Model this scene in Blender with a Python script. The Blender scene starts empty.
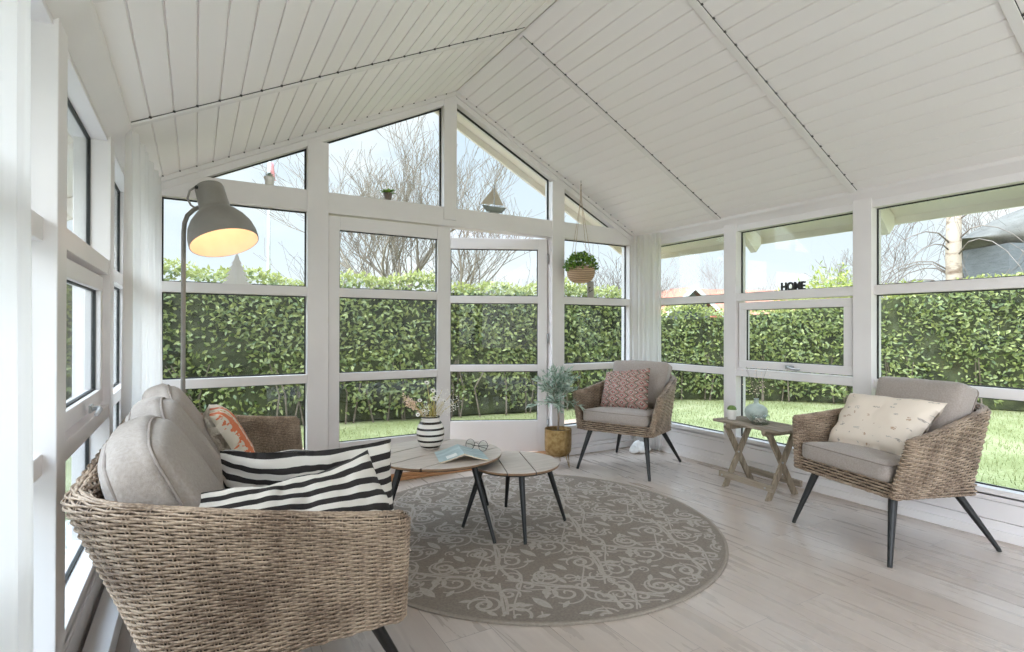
import bpy, math, random
import numpy as np
from mathutils import Vector, Matrix
random.seed(7); RNG = np.random.default_rng(7)
PI = math.pi
SC = bpy.context.scene
COL = SC.collection

# ------------------------------------------------------------------ materials
def lin(c):
    if isinstance(c, str):
        c = [int(c[i:i+2], 16)/255 for i in (0, 2, 4)]
    return tuple((x/12.92 if x <= .04045 else ((x+.055)/1.055)**2.4) for x in c[:3]) + (1,)

def new_mat(name):
    m = bpy.data.materials.new(name); m.use_nodes = True
    nt = m.node_tree; b = nt.nodes['Principled BSDF']
    return m, nt, b

def N(nt, t, **kw):
    n = nt.nodes.new(t)
    for k, v in kw.items():
        if k.startswith('i_'):
            n.inputs[k[2:].replace('_', ' ')].default_value = v
        else: setattr(n, k, v)
    return n

def coords(nt, kind='Object', scale=(1, 1, 1), rot=(0, 0, 0), loc=(0, 0, 0)):
    tc = N(nt, 'ShaderNodeTexCoord'); mp = N(nt, 'ShaderNodeMapping')
    mp.inputs['Scale'].default_value = scale; mp.inputs['Rotation'].default_value = rot; mp.inputs['Location'].default_value = loc
    nt.links.new(tc.outputs[kind], mp.inputs['Vector'])
    return mp.outputs['Vector']

def ramp(nt, fac, stops, interp='LINEAR'):
    r = N(nt, 'ShaderNodeValToRGB'); r.color_ramp.interpolation = interp
    e = r.color_ramp.elements
    while len(e) < len(stops): e.new(.5)
    for i, (p, c) in enumerate(stops):
        e[i].position = p; e[i].color = lin(c) if len(c) != 4 or isinstance(c, str) else c
    nt.links.new(fac, r.inputs['Fac'])
    return r.outputs['Color']

def noise_mat(name, c1, c2, scale=5, stretch=(1, 1, 1), rough=.5, bump=0, bscale=None, detail=4, lo=.35, hi=.65, metal=0, kind='Object', spec=.5, sheen=0):
    m, nt, b = new_mat(name)
    v = coords(nt, kind, stretch)
    n = N(nt, 'ShaderNodeTexNoise'); n.inputs['Scale'].default_value = scale; n.inputs['Detail'].default_value = detail
    nt.links.new(v, n.inputs['Vector'])
    nt.links.new(ramp(nt, n.outputs['Fac'], [(lo, c1), (hi, c2)]), b.inputs['Base Color'])
    b.inputs['Roughness'].default_value = rough; b.inputs['Metallic'].default_value = metal
    b.inputs['Specular IOR Level'].default_value = spec
    if sheen: b.inputs['Sheen Weight'].default_value = sheen
    if bump:
        n2 = N(nt, 'ShaderNodeTexNoise'); n2.inputs['Scale'].default_value = bscale or scale*4; n2.inputs['Detail'].default_value = 3
        nt.links.new(v, n2.inputs['Vector'])
        bp = N(nt, 'ShaderNodeBump'); bp.inputs['Strength'].default_value = bump; bp.inputs['Distance'].default_value = .01
        nt.links.new(n2.outputs['Fac'], bp.inputs['Height']); nt.links.new(bp.outputs['Normal'], b.inputs['Normal'])
    return m

M = {}
M['white'] = noise_mat('white_paint', 'e1dcdb', 'e6e1e0', 3, rough=.35, bump=.03, bscale=60)
M['ceil'] = noise_mat('ceiling_paint', 'ece6e4', 'efeae8', 2, stretch=(1, .2, 1), rough=.5, bump=.03, bscale=40)
M['trimw'] = noise_mat('trim_white', 'e0dbd9', 'e5e0de', 3, rough=.4)
M['gasket'] = noise_mat('black_gasket', '20211f', '2c2d2b', 20, rough=.6)
M['dark'] = noise_mat('groove_shade', '3a3835', '4a4845', 20, rough=.8)
M['black_metal'] = noise_mat('black_powder_coat', '131313', '1b1b1b', 30, rough=.42)
M['lamp'] = noise_mat('lamp_grey', '8a8680', '94908a', 8, rough=.42)
M['steel'] = noise_mat('brushed_steel', 'a8a8a8', 'c0c0c0', 40, rough=.3, metal=1)
M['grey_fab'] = noise_mat('taupe_fabric', '9c918a', 'aa9f97', 140, rough=.95, bump=.25, bscale=500, sheen=.2)
M['grey_fab_light'] = noise_mat('light_grey_fabric', '998e86', 'a69b93', 120, rough=.95, bump=.25, bscale=450, sheen=.2)
M['piping'] = noise_mat('cushion_piping', '8b8079', '978c85', 60, rough=.9)
M['soffit'] = noise_mat('exterior_soffit', 'eee6da', 'f4ede3', 3, rough=.6)
M['brass'] = noise_mat('hammered_brass', '92764a', 'b59a6c', 30, rough=.42, metal=.9, bump=.8, bscale=75)
M['soil'] = noise_mat('potting_soil', '3a2c22', '54412f', 60, rough=.95, bump=.6)
M['bark'] = noise_mat('bark', '7b6a5b', 'a08f7d', 14, stretch=(1, 1, .3), rough=.9, bump=.4)
M['bark_pale'] = noise_mat('pale_bark', '6f6456', '8b7e6e', 6, stretch=(1, 1, .4), rough=.9)
M['twig'] = noise_mat('twig', '6a5f56', '82766c', 5, rough=.9)
M['birch'] = noise_mat('birch_bark', '6f5947', 'a59482', 5, stretch=(1, 1, 2.5), rough=.8, lo=.3, hi=.5, bump=.3)
M['leaf'] = None
M['ceramic_white'] = noise_mat('white_ceramic', 'e6e3de', 'efece8', 10, rough=.3)
M['ceramic_green'] = noise_mat('sage_ceramic', 'a3afa8', 'b6c1ba', 25, rough=.35, bump=.1)
M['terr'] = noise_mat('clay_deck', 'a98d79', 'b99e8a', 4, stretch=(1, 8, 1), rough=.8)
M['oak'] = noise_mat('oak_threshold', 'a9784d', 'c4946a', 6, stretch=(.4, 6, 1), rough=.5)
M['paper'] = noise_mat('book_pages', 'd9c9ae', 'e8dcc6', 50, stretch=(1, 1, 20), rough=.9)
M['rope'] = noise_mat('rope', 'a18e76', 'bba88f', 60, rough=.9)
M['roof_red'] = noise_mat('red_roof_tiles', 'b0674e', 'bd7f68', 9, stretch=(1, 3, 1), rough=.8)
M['house_white'] = noise_mat('white_bargeboard', 'cfcecb', 'd8d7d4', 3, rough=.6)
M['greyweather'] = noise_mat('weathered_grey', '58534b', '736e66', 2.5, rough=.9, bump=.3)
M['greyblock'] = noise_mat('grey_block', '5c5d5d', '6a6b6b', 4, stretch=(1, 1, 6), rough=.9)
M['shell_fluff'] = noise_mat('sheer_white', 'ecebe8', 'f6f5f3', 30, rough=.9)

def leaf_mat(name, c1, c2, trans=.35, rough=.35, scale=2.5):
    m, nt, b = new_mat(name)
    at = N(nt, 'ShaderNodeAttribute', attribute_name='tint')
    col = ramp(nt, at.outputs['Fac'], [(0, c1), (1, c2)])
    nt.links.new(col, b.inputs['Base Color']); b.inputs['Roughness'].default_value = rough
    tr = N(nt, 'ShaderNodeBsdfTranslucent'); nt.links.new(col, tr.inputs['Color'])
    mx = N(nt, 'ShaderNodeMixShader'); mx.inputs['Fac'].default_value = trans
    nt.links.new(b.outputs[0], mx.inputs[1]); nt.links.new(tr.outputs[0], mx.inputs[2])
    nt.links.new(mx.outputs[0], nt.nodes['Material Output'].inputs['Surface'])
    return m
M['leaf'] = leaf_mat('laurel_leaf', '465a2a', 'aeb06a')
M['leaf_bright'] = leaf_mat('laurel_young_leaf', '7f8d38', 'b9ba6a')
M['leaf_olive'] = leaf_mat('olive_leaf', '6d8a74', 'ced9cc', .2, .5)
M['leaf_box'] = leaf_mat('hanging_plant_leaf', '3f6a24', '8fb54c', .25)
M['grassblade'] = leaf_mat('grass_blade', '6d7240', '999764', .3, .6)
M['cactus'] = noise_mat('cactus_green', '55702f', '7d9648', 60, rough=.6, bump=.5)

# curtain: thin cloth, lets light through
m, nt, b = new_mat('sheer_curtain')
b.inputs['Base Color'].default_value = lin('eae7e4'); b.inputs['Roughness'].default_value = .9
tr = N(nt, 'ShaderNodeBsdfTranslucent'); tr.inputs['Color'].default_value = lin('e6e3e0')
tp = N(nt, 'ShaderNodeBsdfTransparent')
mx = N(nt, 'ShaderNodeMixShader'); mx.inputs['Fac'].default_value = .48
mx2 = N(nt, 'ShaderNodeMixShader'); mx2.inputs['Fac'].default_value = .08
nt.links.new(b.outputs[0], mx.inputs[1]); nt.links.new(tr.outputs[0], mx.inputs[2])
nt.links.new(mx.outputs[0], mx2.inputs[1]); nt.links.new(tp.outputs[0], mx2.inputs[2])
nt.links.new(mx2.outputs[0], nt.nodes['Material Output'].inputs['Surface'])
M['curtain'] = m

# window glass: clear sheet with a fresnel reflection
def glass_mat(name, refl=1.0, tint='f8fbfa', rough=0.0, ior=1.45):
    m, nt, b = new_mat(name); nt.nodes.remove(b)
    tp = N(nt, 'ShaderNodeBsdfTransparent'); tp.inputs['Color'].default_value = lin(tint)
    gl = N(nt, 'ShaderNodeBsdfGlossy'); gl.inputs['Roughness'].default_value = rough
    fr = N(nt, 'ShaderNodeFresnel'); ge = N(nt, 'ShaderNodeNewGeometry'); io = N(nt, 'ShaderNodeMapRange')
    io.inputs['To Min'].default_value = ior; io.inputs['To Max'].default_value = 1/ior
    nt.links.new(ge.outputs['Backfacing'], io.inputs['Value']); nt.links.new(io.outputs[0], fr.inputs['IOR'])
    mu = N(nt, 'ShaderNodeMath', operation='MULTIPLY'); mu.inputs[1].default_value = refl
    mx = N(nt, 'ShaderNodeMixShader')
    nt.links.new(fr.outputs[0], mu.inputs[0]); nt.links.new(mu.outputs[0], mx.inputs['Fac'])
    nt.links.new(tp.outputs[0], mx.inputs[1]); nt.links.new(gl.outputs[0], mx.inputs[2])
    nt.links.new(mx.outputs[0], nt.nodes['Material Output'].inputs['Surface'])
    return m
M['glass'] = glass_mat('window_glass', .5)
M['jar_glass'] = glass_mat('jar_glass', 1.0, 'f8fbfa', ior=1.5)

# wicker strands
m, nt, b = new_mat('wicker_strand')
v = coords(nt, 'Object')
n1 = N(nt, 'ShaderNodeTexNoise'); n1.inputs['Scale'].default_value = 9; n1.inputs['Detail'].default_value = 2
n2 = N(nt, 'ShaderNodeTexNoise'); n2.inputs['Scale'].default_value = 130; n2.inputs['Detail'].default_value = 2
nt.links.new(v, n1.inputs['Vector']); nt.links.new(v, n2.inputs['Vector'])
ad = N(nt, 'ShaderNodeMath', operation='ADD'); nt.links.new(n1.outputs['Fac'], ad.inputs[0]); nt.links.new(n2.outputs['Fac'], ad.inputs[1])
nt.links.new(ramp(nt, ad.outputs[0], [(.72/1, '786453'), (1.0, 'b09b86'), ]), b.inputs['Base Color'])
ad2 = N(nt, 'ShaderNodeMath', operation='MULTIPLY'); ad2.inputs[1].default_value = .5
b.inputs['Roughness'].default_value = .5
M['wicker'] = m
for r_ in [x for x in nt.nodes if x.type == 'VALTORGB']:
    nt.links.new(ad.outputs[0], ad2.inputs[0]); nt.links.new(ad2.outputs[0], r_.inputs['Fac'])
    r_.color_ramp.elements[0].position = .40; r_.color_ramp.elements[1].position = .60
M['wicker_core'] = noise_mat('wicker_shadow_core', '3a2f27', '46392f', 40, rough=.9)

# floor: pale washed oak planks running along Y
m, nt, b = new_mat('washed_oak_planks')
v = coords(nt, 'Object', rot=(0, 0, PI/2), loc=(0, 0, 0))
br = N(nt, 'ShaderNodeTexBrick'); br.offset = .37; br.offset_frequency = 2
br.inputs['Scale'].default_value = 1; br.inputs['Brick Width'].default_value = 1.38; br.inputs['Row Height'].default_value = .205
br.inputs['Mortar Size'].default_value = .0011; br.inputs['Mortar Smooth'].default_value = .1; br.inputs['Bias'].default_value = 0
br.inputs['Color1'].default_value = (0, 0, 0, 1); br.inputs['Color2'].default_value = (1, 1, 1, 1); br.inputs['Mortar'].default_value = (.5, .5, .5, 1)
nt.links.new(v, br.inputs['Vector'])
sep = N(nt, 'ShaderNodeSeparateColor'); nt.links.new(br.outputs['Color'], sep.inputs[0])
v2 = coords(nt, 'Object', scale=(9, .9, 1))
va = N(nt, 'ShaderNodeVectorMath', operation='ADD'); nt.links.new(v2, va.inputs[0]); nt.links.new(br.outputs['Color'], va.inputs[1])
gn = N(nt, 'ShaderNodeTexNoise'); gn.inputs['Scale'].default_value = 2.3; gn.inputs['Detail'].default_value = 7; gn.inputs['Roughness'].default_value = .5; gn.inputs['Distortion'].default_value = .6
nt.links.new(va.outputs[0], gn.inputs['Vector'])
grain = ramp(nt, gn.outputs['Fac'], [(.3, 'bbaea3'), (.55, 'c2b4a9'), (.75, 'cabdb2')])
tone = ramp(nt, sep.outputs[0], [(0, 'ece8e5'), (1, 'ffffff')])
mm = N(nt, 'ShaderNodeMix', data_type='RGBA', blend_type='MULTIPLY'); mm.inputs['Factor'].default_value = 1
nt.links.new(grain, mm.inputs['A']); nt.links.new(tone, mm.inputs['B'])
mo = N(nt, 'ShaderNodeMix', data_type='RGBA'); nt.links.new(br.outputs['Fac'], mo.inputs['Factor'])
nt.links.new(mm.outputs['Result'], mo.inputs['A']); mo.inputs['B'].default_value = lin('8a7d74')
nt.links.new(mo.outputs['Result'], b.inputs['Base Color'])
rr = N(nt, 'ShaderNodeMapRange'); rr.inputs['To Min'].default_value = .24; rr.inputs['To Max'].default_value = .32
nt.links.new(gn.outputs['Fac'], rr.inputs['Value']); nt.links.new(rr.outputs[0], b.inputs['Roughness'])
bp = N(nt, 'ShaderNodeBump'); bp.inputs['Strength'].default_value = .03; bp.inputs['Distance'].default_value = .003
nt.links.new(gn.outputs['Fac'], bp.inputs['Height']); nt.links.new(bp.outputs[0], b.inputs['Normal'])
M['floor'] = m

# stripes in UV
def stripe_mat(name, count, phase, duty, c_dark='2a2625', c_light='dbd5cd'):
    m, nt, b = new_mat(name)
    tc = N(nt, 'ShaderNodeTexCoord'); sp = N(nt, 'ShaderNodeSeparateXYZ'); nt.links.new(tc.outputs['UV'], sp.inputs[0])
    a = N(nt, 'ShaderNodeMath', operation='MULTIPLY_ADD'); a.inputs[1].default_value = count; a.inputs[2].default_value = phase
    nt.links.new(sp.outputs['Y'], a.inputs[0])
    f = N(nt, 'ShaderNodeMath', operation='FRACT'); nt.links.new(a.outputs[0], f.inputs[0])
    l = N(nt, 'ShaderNodeMath', operation='LESS_THAN'); l.inputs[1].default_value = duty; nt.links.new(f.outputs[0], l.inputs[0])
    mx = N(nt, 'ShaderNodeMix', data_type='RGBA'); nt.links.new(l.outputs[0], mx.inputs['Factor'])
    mx.inputs['A'].default_value = lin(c_light); mx.inputs['B'].default_value = lin(c_dark)
    nt.links.new(mx.outputs['Result'], b.inputs['Base Color']); b.inputs['Roughness'].default_value = .9
    ns = N(nt, 'ShaderNodeTexNoise'); ns.inputs['Scale'].default_value = 260; nt.links.new(tc.outputs['Object'], ns.inputs['Vector'])
    bp = N(nt, 'ShaderNodeBump'); bp.inputs['Strength'].default_value = .25; bp.inputs['Distance'].default_value = .003
    nt.links.new(ns.outputs['Fac'], bp.inputs['Height']); nt.links.new(bp.outputs[0], b.inputs['Normal'])
    return m
M['stripe'] = stripe_mat('striped_cotton', 9.0, .2, .47)

# ------------------------------------------------------------------ mesh builder
class MB:
    def __init__(s): s.v = []; s.f = []; s.uv = []; s.mi = []; s.tint = []
    def add(s, vs, fs, uvs=None, mi=0):
        o = len(s.v); s.v += [tuple(map(float, p)) for p in vs]; s.f += [tuple(o+i for i in f) for f in fs]
        s.mi += [mi]*len(fs)
        if uvs is not None: s.uv += list(uvs)
        return s
    def box(s, a, b, mi=0, mat=None):
        (x0, y0, z0), (x1, y1, z1) = a, b
        vs = [(x, y, z) for z in (z0, z1) for y in (y0, y1) for x in (x0, x1)]
        if mat is not None: vs = [tuple(mat @ Vector(p)) for p in vs]
        s.add(vs, [(0, 2, 3, 1), (4, 5, 7, 6), (0, 1, 5, 4), (2, 6, 7, 3), (0, 4, 6, 2), (1, 3, 7, 5)], mi=mi); return s
    def prism(s, poly, ax, a, b, mi=0):
        # poly: list of 2D points in the plane normal to ax, extruded from a to b
        n = len(poly)
        def P(p, t): return {'x': (t, p[0], p[1]), 'y': (p[0], t, p[1]), 'z': (p[0], p[1], t)}[ax]
        vs = [P(p, a) for p in poly] + [P(p, b) for p in poly]
        fs = [tuple(range(n)), tuple(range(2*n-1, n-1, -1))] + [(i, i+n, (i+1) % n+n, (i+1) % n) for i in range(n)]
        s.add(vs, fs, mi=mi); return s
    def tube(s, pts, rad, sides=8, caps=True, mi=0):
        pts = [Vector(p) for p in pts]; n = len(pts)
        if not hasattr(rad, '__len__'): rad = [rad]*n
        vs = []; up = None
        for i, p in enumerate(pts):
            d = (pts[min(i+1, n-1)]-pts[max(i-1, 0)])
            if d.length < 1e-9: d = Vector((0, 0, 1))
            d.normalize()
            if up is None: up = Vector((0, 0, 1)) if abs(d.z) < .9 else Vector((1, 0, 0))
            a = d.cross(up)
            if a.length < 1e-6: a = d.orthogonal()
            a.normalize(); bb = a.cross(d).normalized(); up = bb
            for k in range(sides):
                t = 2*PI*k/sides; vs.append(p + a*math.cos(t)*rad[i] + bb*math.sin(t)*rad[i])
        fs = [(i*sides+k, i*sides+(k+1) % sides, (i+1)*sides+(k+1) % sides, (i+1)*sides+k) for i in range(n-1) for k in range(sides)]
        if caps: fs += [tuple(range(sides-1, -1, -1)), tuple((n-1)*sides+k for k in range(sides))]
        s.add(vs, fs, mi=mi); return s
    def lathe(s, prof, seg=32, center=(0, 0, 0), mat=None, mi=0, close=False):
        vs = []; n = len(prof)
        for r, z in prof:
            for k in range(seg):
                t = 2*PI*k/seg; p = Vector((r*math.cos(t), r*math.sin(t), z))
                if mat is not None: p = mat @ p
                vs.append((p[0]+center[0], p[1]+center[1], p[2]+center[2]))
        fs = [(i*seg+k, i*seg+(k+1) % seg, (i+1)*seg+(k+1) % seg, (i+1)*seg+k) for i in range(n-1) for k in range(seg)]
        if prof[0][0] > 1e-4 and not close: pass
        if close: fs += [tuple(range(seg-1, -1, -1)), tuple((n-1)*seg+k for k in range(seg))]
        s.add(vs, fs, mi=mi); return s
    def grid(s, fn, nu, nv, wrap=False, mi=0, uv=True):
        vs = [fn(i/nu, j/nv) for j in range(nv+1) for i in range(nu+1)]
        fs = [(j*(nu+1)+i, j*(nu+1)+i+1, (j+1)*(nu+1)+i+1, (j+1)*(nu+1)+i) for j in range(nv) for i in range(nu)]
        s.add(vs, fs, [(i/nu, j/nv) for j in range(nv+1) for i in range(nu+1)], mi=mi); return s
    def build(s, name, mat, parent=None, smooth=False, bevel=0, label=None, weld=False, subsurf=0, auto=None):
        me = bpy.data.meshes.new(name); me.from_pydata(s.v, [], s.f); me.update()
        mats = mat if isinstance(mat, (list, tuple)) else [mat]
        for mm_ in mats: me.materials.append(mm_)
        if len(mats) > 1: me.polygons.foreach_set('material_index', s.mi)
        if s.uv and len(s.uv) == len(s.v):
            ul = me.uv_layers.new(name='UVMap'); li = np.zeros(len(me.loops), np.int32); me.loops.foreach_get('vertex_index', li)
            ul.data.foreach_set('uv', np.array(s.uv, np.float32)[li].ravel())
        if s.tint and len(s.tint) == len(s.v):
            at = me.attributes.new('tint', 'FLOAT', 'POINT'); at.data.foreach_set('value', np.array(s.tint, np.float32))
        if smooth: me.polygons.foreach_set('use_smooth', [True]*len(me.polygons))
        if auto is not None and smooth:
            me.set_sharp_from_angle(angle=math.radians(auto))
        o = bpy.data.objects.new(name, me); COL.objects.link(o)
        if parent is not None: o.parent = parent
        if weld:
            w = o.modifiers.new('Weld', 'WELD'); w.merge_threshold = .0005
        if bevel:
            bv = o.modifiers.new('Bevel', 'BEVEL'); bv.width = bevel; bv.segments = 2; bv.limit_method = 'ANGLE'; bv.angle_limit = math.radians(40)
        if subsurf:
            ss = o.modifiers.new('Sub', 'SUBSURF'); ss.levels = subsurf; ss.render_levels = subsurf
        if label: o['label'] = label
        return o

def np_obj(name, V, F, mat, parent=None, smooth=True, tint=None):
    """V (n,3) array, F (m,k) array of equal-size faces"""
    me = bpy.data.meshes.new(name)
    k = F.shape[1]
    me.vertices.add(len(V)); me.vertices.foreach_set('co', V.astype(np.float32).ravel())
    me.loops.add(F.size); me.loops.foreach_set('vertex_index', F.astype(np.int32).ravel())
    me.polygons.add(len(F)); me.polygons.foreach_set('loop_start', np.arange(0, F.size, k, dtype=np.int32))
    me.polygons.foreach_set('loop_total', np.full(len(F), k, np.int32))
    if smooth: me.polygons.foreach_set('use_smooth', np.ones(len(F), bool))
    me.materials.append(mat); me.update(calc_edges=True)
    if tint is not None:
        at = me.attributes.new('tint', 'FLOAT', 'POINT'); at.data.foreach_set('value', tint.astype(np.float32))
    o = bpy.data.objects.new(name, me); COL.objects.link(o)
    if parent is not None: o.parent = parent
    return o

def thing(name, label, cat, loc=(0, 0, 0), rz=0, group=None):
    o = bpy.data.objects.new(name, None); COL.objects.link(o)
    o.location = loc; o.rotation_euler = (0, 0, rz); o.empty_display_size = .1
    return tag(o, label, cat, group)
def tag(o, label, cat, group=None, kind=None):
    o['label'] = label; o['category'] = cat
    if group: o['group'] = group
    if kind: o['kind'] = kind
    return o
def struct(o, label=None):
    o['kind'] = 'structure'
    if label: o['label'] = label
    return o

# ------------------------------------------------------------------ room dimensions
XL, XR, YF, YB = -.335, 3.94, 4.12, -1.45       # left wall, right wall, gable, open house side
XA, ZA, SL = 1.87, 3.178, .492                  # ridge
SLR = .507                                    # the right slope is a touch steeper
def zc(x): return ZA - (SL if x < XA else SLR)*abs(x-XA)
Z_TOP, Z_M0, Z_M1, Z_L0, Z_L1, Z_S = 2.02, 1.43, 1.495, .80, .86, .285

mb = MB(); mb.box((XL-.14, YB, -.12), (XR+.14, YF+.14, 0)); struct(mb.build('floor', M['floor']))

# ceiling: V-jointed boards on both slopes, running to the gable
def ceiling_slope(sign):
    mb = MB()
    x_end = XR+.02 if sign > 0 else XL-.02
    SL = SLR if sign > 0 else globals()['SL']
    L = abs(x_end-XA)*math.sqrt(1+SL*SL); w = .104; n = int(L/w)+1
    prof = []
    for i in range(n):
        a = i*w; prof += [(a+.0045, 0), (a+w-.0045, 0), (a+w-.0015, .009), (a+w+.0015, .009)]
    prof = [(min(a, L), h) for a, h in prof]
    c = 1/math.sqrt(1+SL*SL); s_ = SL*c
    pts = [(XA+sign*(a*c) + sign*h*s_*0, ZA-a*s_+h) for a, h in prof]
    top = [(XA+sign*L*c, ZA-L*s_+.05), (XA, ZA+.05)]
    ys = (YB, YF+.02)
    k = len(pts)
    vs = [(p[0], ys[0], p[1]) for p in pts]+[(p[0], ys[1], p[1]) for p in pts]
    fs = [(i, i+k, i+1+k, i+1) for i in range(k-1)]
    mb.add(vs, fs)
    return mb
cl = struct(ceiling_slope(1).build('ceiling', M['ceil']))
ceiling_slope(-1).build('ceiling_boards', M['ceil'], cl)
# thin flat battens across the boards, one above each post, with groove-end shade as dark blocks next to them
def batten(yr, nm):
    o = bpy.data.objects.new(nm, None); COL.objects.link(o); struct(o)
    for sign in (1, -1):
        y = yr if sign > 0 else yr-.09
        x_end = XR-.03 if sign > 0 else XL+.05
        g = .02
        mb = MB(); zt = .001; h = .014
        xa = XA+sign*g
        poly = [(xa, zc(xa)+zt), (x_end, zc(x_end)+zt), (x_end, zc(x_end)-h), (xa, zc(xa)-h)]
        mb.prism(poly, 'y', y-.022, y+.022)
        mb.build('batten', M['trimw'], o, bevel=.002)
        d = MB(); c = 1/math.sqrt(1+SL*SL)
        a = .104
        while a < abs(x_end-xa)/c:
            x = XA+sign*a*c; z = zc(x)
            d.box((x-.006, y-.032, z-.006), (x+.006, y-.021, z+.002)); a += .104
        # continuous thin shadow line, modelled as a dark strip
        poly = [(xa, zc(xa)), (x_end, zc(x_end)), (x_end, zc(x_end)-.004), (xa, zc(xa)-.004)]
        d.prism(poly, 'y', y-.0245, y-.0215)
        d.build('joint_shade', M['dark'], o)
for i, y in enumerate((3.09, 1.985, .90, -.165, -1.22)): batten(y, 'trim_%d' % (i+1))

# cove strips where the slopes meet the walls, and the raking trim on the gable
mb = MB()
for sign, xe in ((1, XR), (-1, XL)):
    a, b_ = xe, xe-sign*(.045 if sign > 0 else .08)
    mb.prism([(a, zc(a)+.01), (b_, zc(b_)+.0), (b_, zc(b_)-.025), (b_+sign*.02, zc(b_)-.045), (a, zc(a)-.06)], 'y', YB, YF)
struct(mb.build('trim_6', M['trimw'], bevel=.004))
mb = MB()
for sign, xe in ((1, XR), (-1, XL)):
    mb.prism([(XA, ZA), (xe, zc(xe)), (xe, zc(xe)-.035), (XA, ZA-.035)], 'y', YF-.03, YF)
    # shade at the board grooves is added below as dark blocks
struct(mb.build('trim_7', M['trimw'], bevel=.003))
d = MB(); c = 1/math.sqrt(1+SL*SL)
for sign, xe in ((1, XR), (-1, XL)):
    a = .104
    while a < abs(xe-XA)/c-.08:
        x = XA+sign*a*c; d.box((x-.005, YF-.038, zc(x)-.005), (x+.005, YF-.029, zc(x)+.002)); a += .104
struct(d.build('trim_8', M['dark']))  # dark dots standing in for shade where grooves meet the trim

# outside roof: overhanging deck with rafter tails
ro = MB()
for sign, xe in ((1, 4.37), (-1, -.75)):
    t0, t1 = .09, .26
    ro.prism([(XA, ZA+t0), (xe, zc(xe)+t0), (xe, zc(xe)+t1), (XA, ZA+t1)], 'y', YB-.1, YF+.48)
roof = struct(ro.build('roof', M['soffit']))
bg = MB()
for sign, xe in ((1, 4.37), (-1, -.75)):
    bg.prism([(XA, ZA+.02), (xe, zc(xe)+.02), (xe, zc(xe)+.28), (XA, ZA+.28)], 'y', YF+.48, YF+.51)
bg.build('bargeboard', M['soffit'], roof, bevel=.003)
for sign, xe in ((1, 4.35), (-1, -.73)):
    for y in (4.30, 3.0, 1.945, .89, -.165, -1.22):
        rt = MB(); xs = (XR+.1) if sign > 0 else (XL-.1)
        zt = zc(xe)+.09
        rt.prism([(xs, zc(xs)+.09), (xe-sign*.03, zt), (xe-sign*.03, zt-.07), (xe-sign*.10, zt-.14), (xs, zc(xs)-.02)], 'y', y-.028, y+.028)
        rt.build('rafter_tail', M['soffit'], roof, bevel=.003)
for sign, xe in ((1, 4.37), (-1, -.75)):
    gt = MB(); gt.box((xe-.012, YB, zc(xe)+.045), (xe+.012, YF+.49, zc(xe)+.27)); gt.build('fascia', M['soffit'], roof)

# ------------------------------------------------------------------ walls and windows
POSTS = [(2.94, 3.06), (1.885, 2.005), (.83, .95), (-.225, -.105), (-1.28, -1.16)]
BAYS = [(3.06, 4.0), (2.005, 2.94), (.95, 1.885), (-.105, .83), (-1.16, -.225)]
win_no = [0]
def lbox(mb, side, d0, d1, y0, y1, z0, z1):
    """box on a side wall; d = distance outward from the inner face (negative = into the room)"""
    if side > 0: mb.box((XR+d0, y0, z0), (XR+d1, y1, z1))
    else: mb.box((XL-d1, y0, z0), (XL-d0, y1, z1))
def pane_frame(mb, side, y0, y1, z0, z1, t, d0, d1):
    lbox(mb, side, d0, d1, y0, y1, z0, z0+t); lbox(mb, side, d0, d1, y0, y1, z1-t, z1)
    lbox(mb, side, d0, d1, y0, y0+t, z0+t, z1-t); lbox(mb, side, d0, d1, y1-t, y1, z0+t, z1-t)
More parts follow.
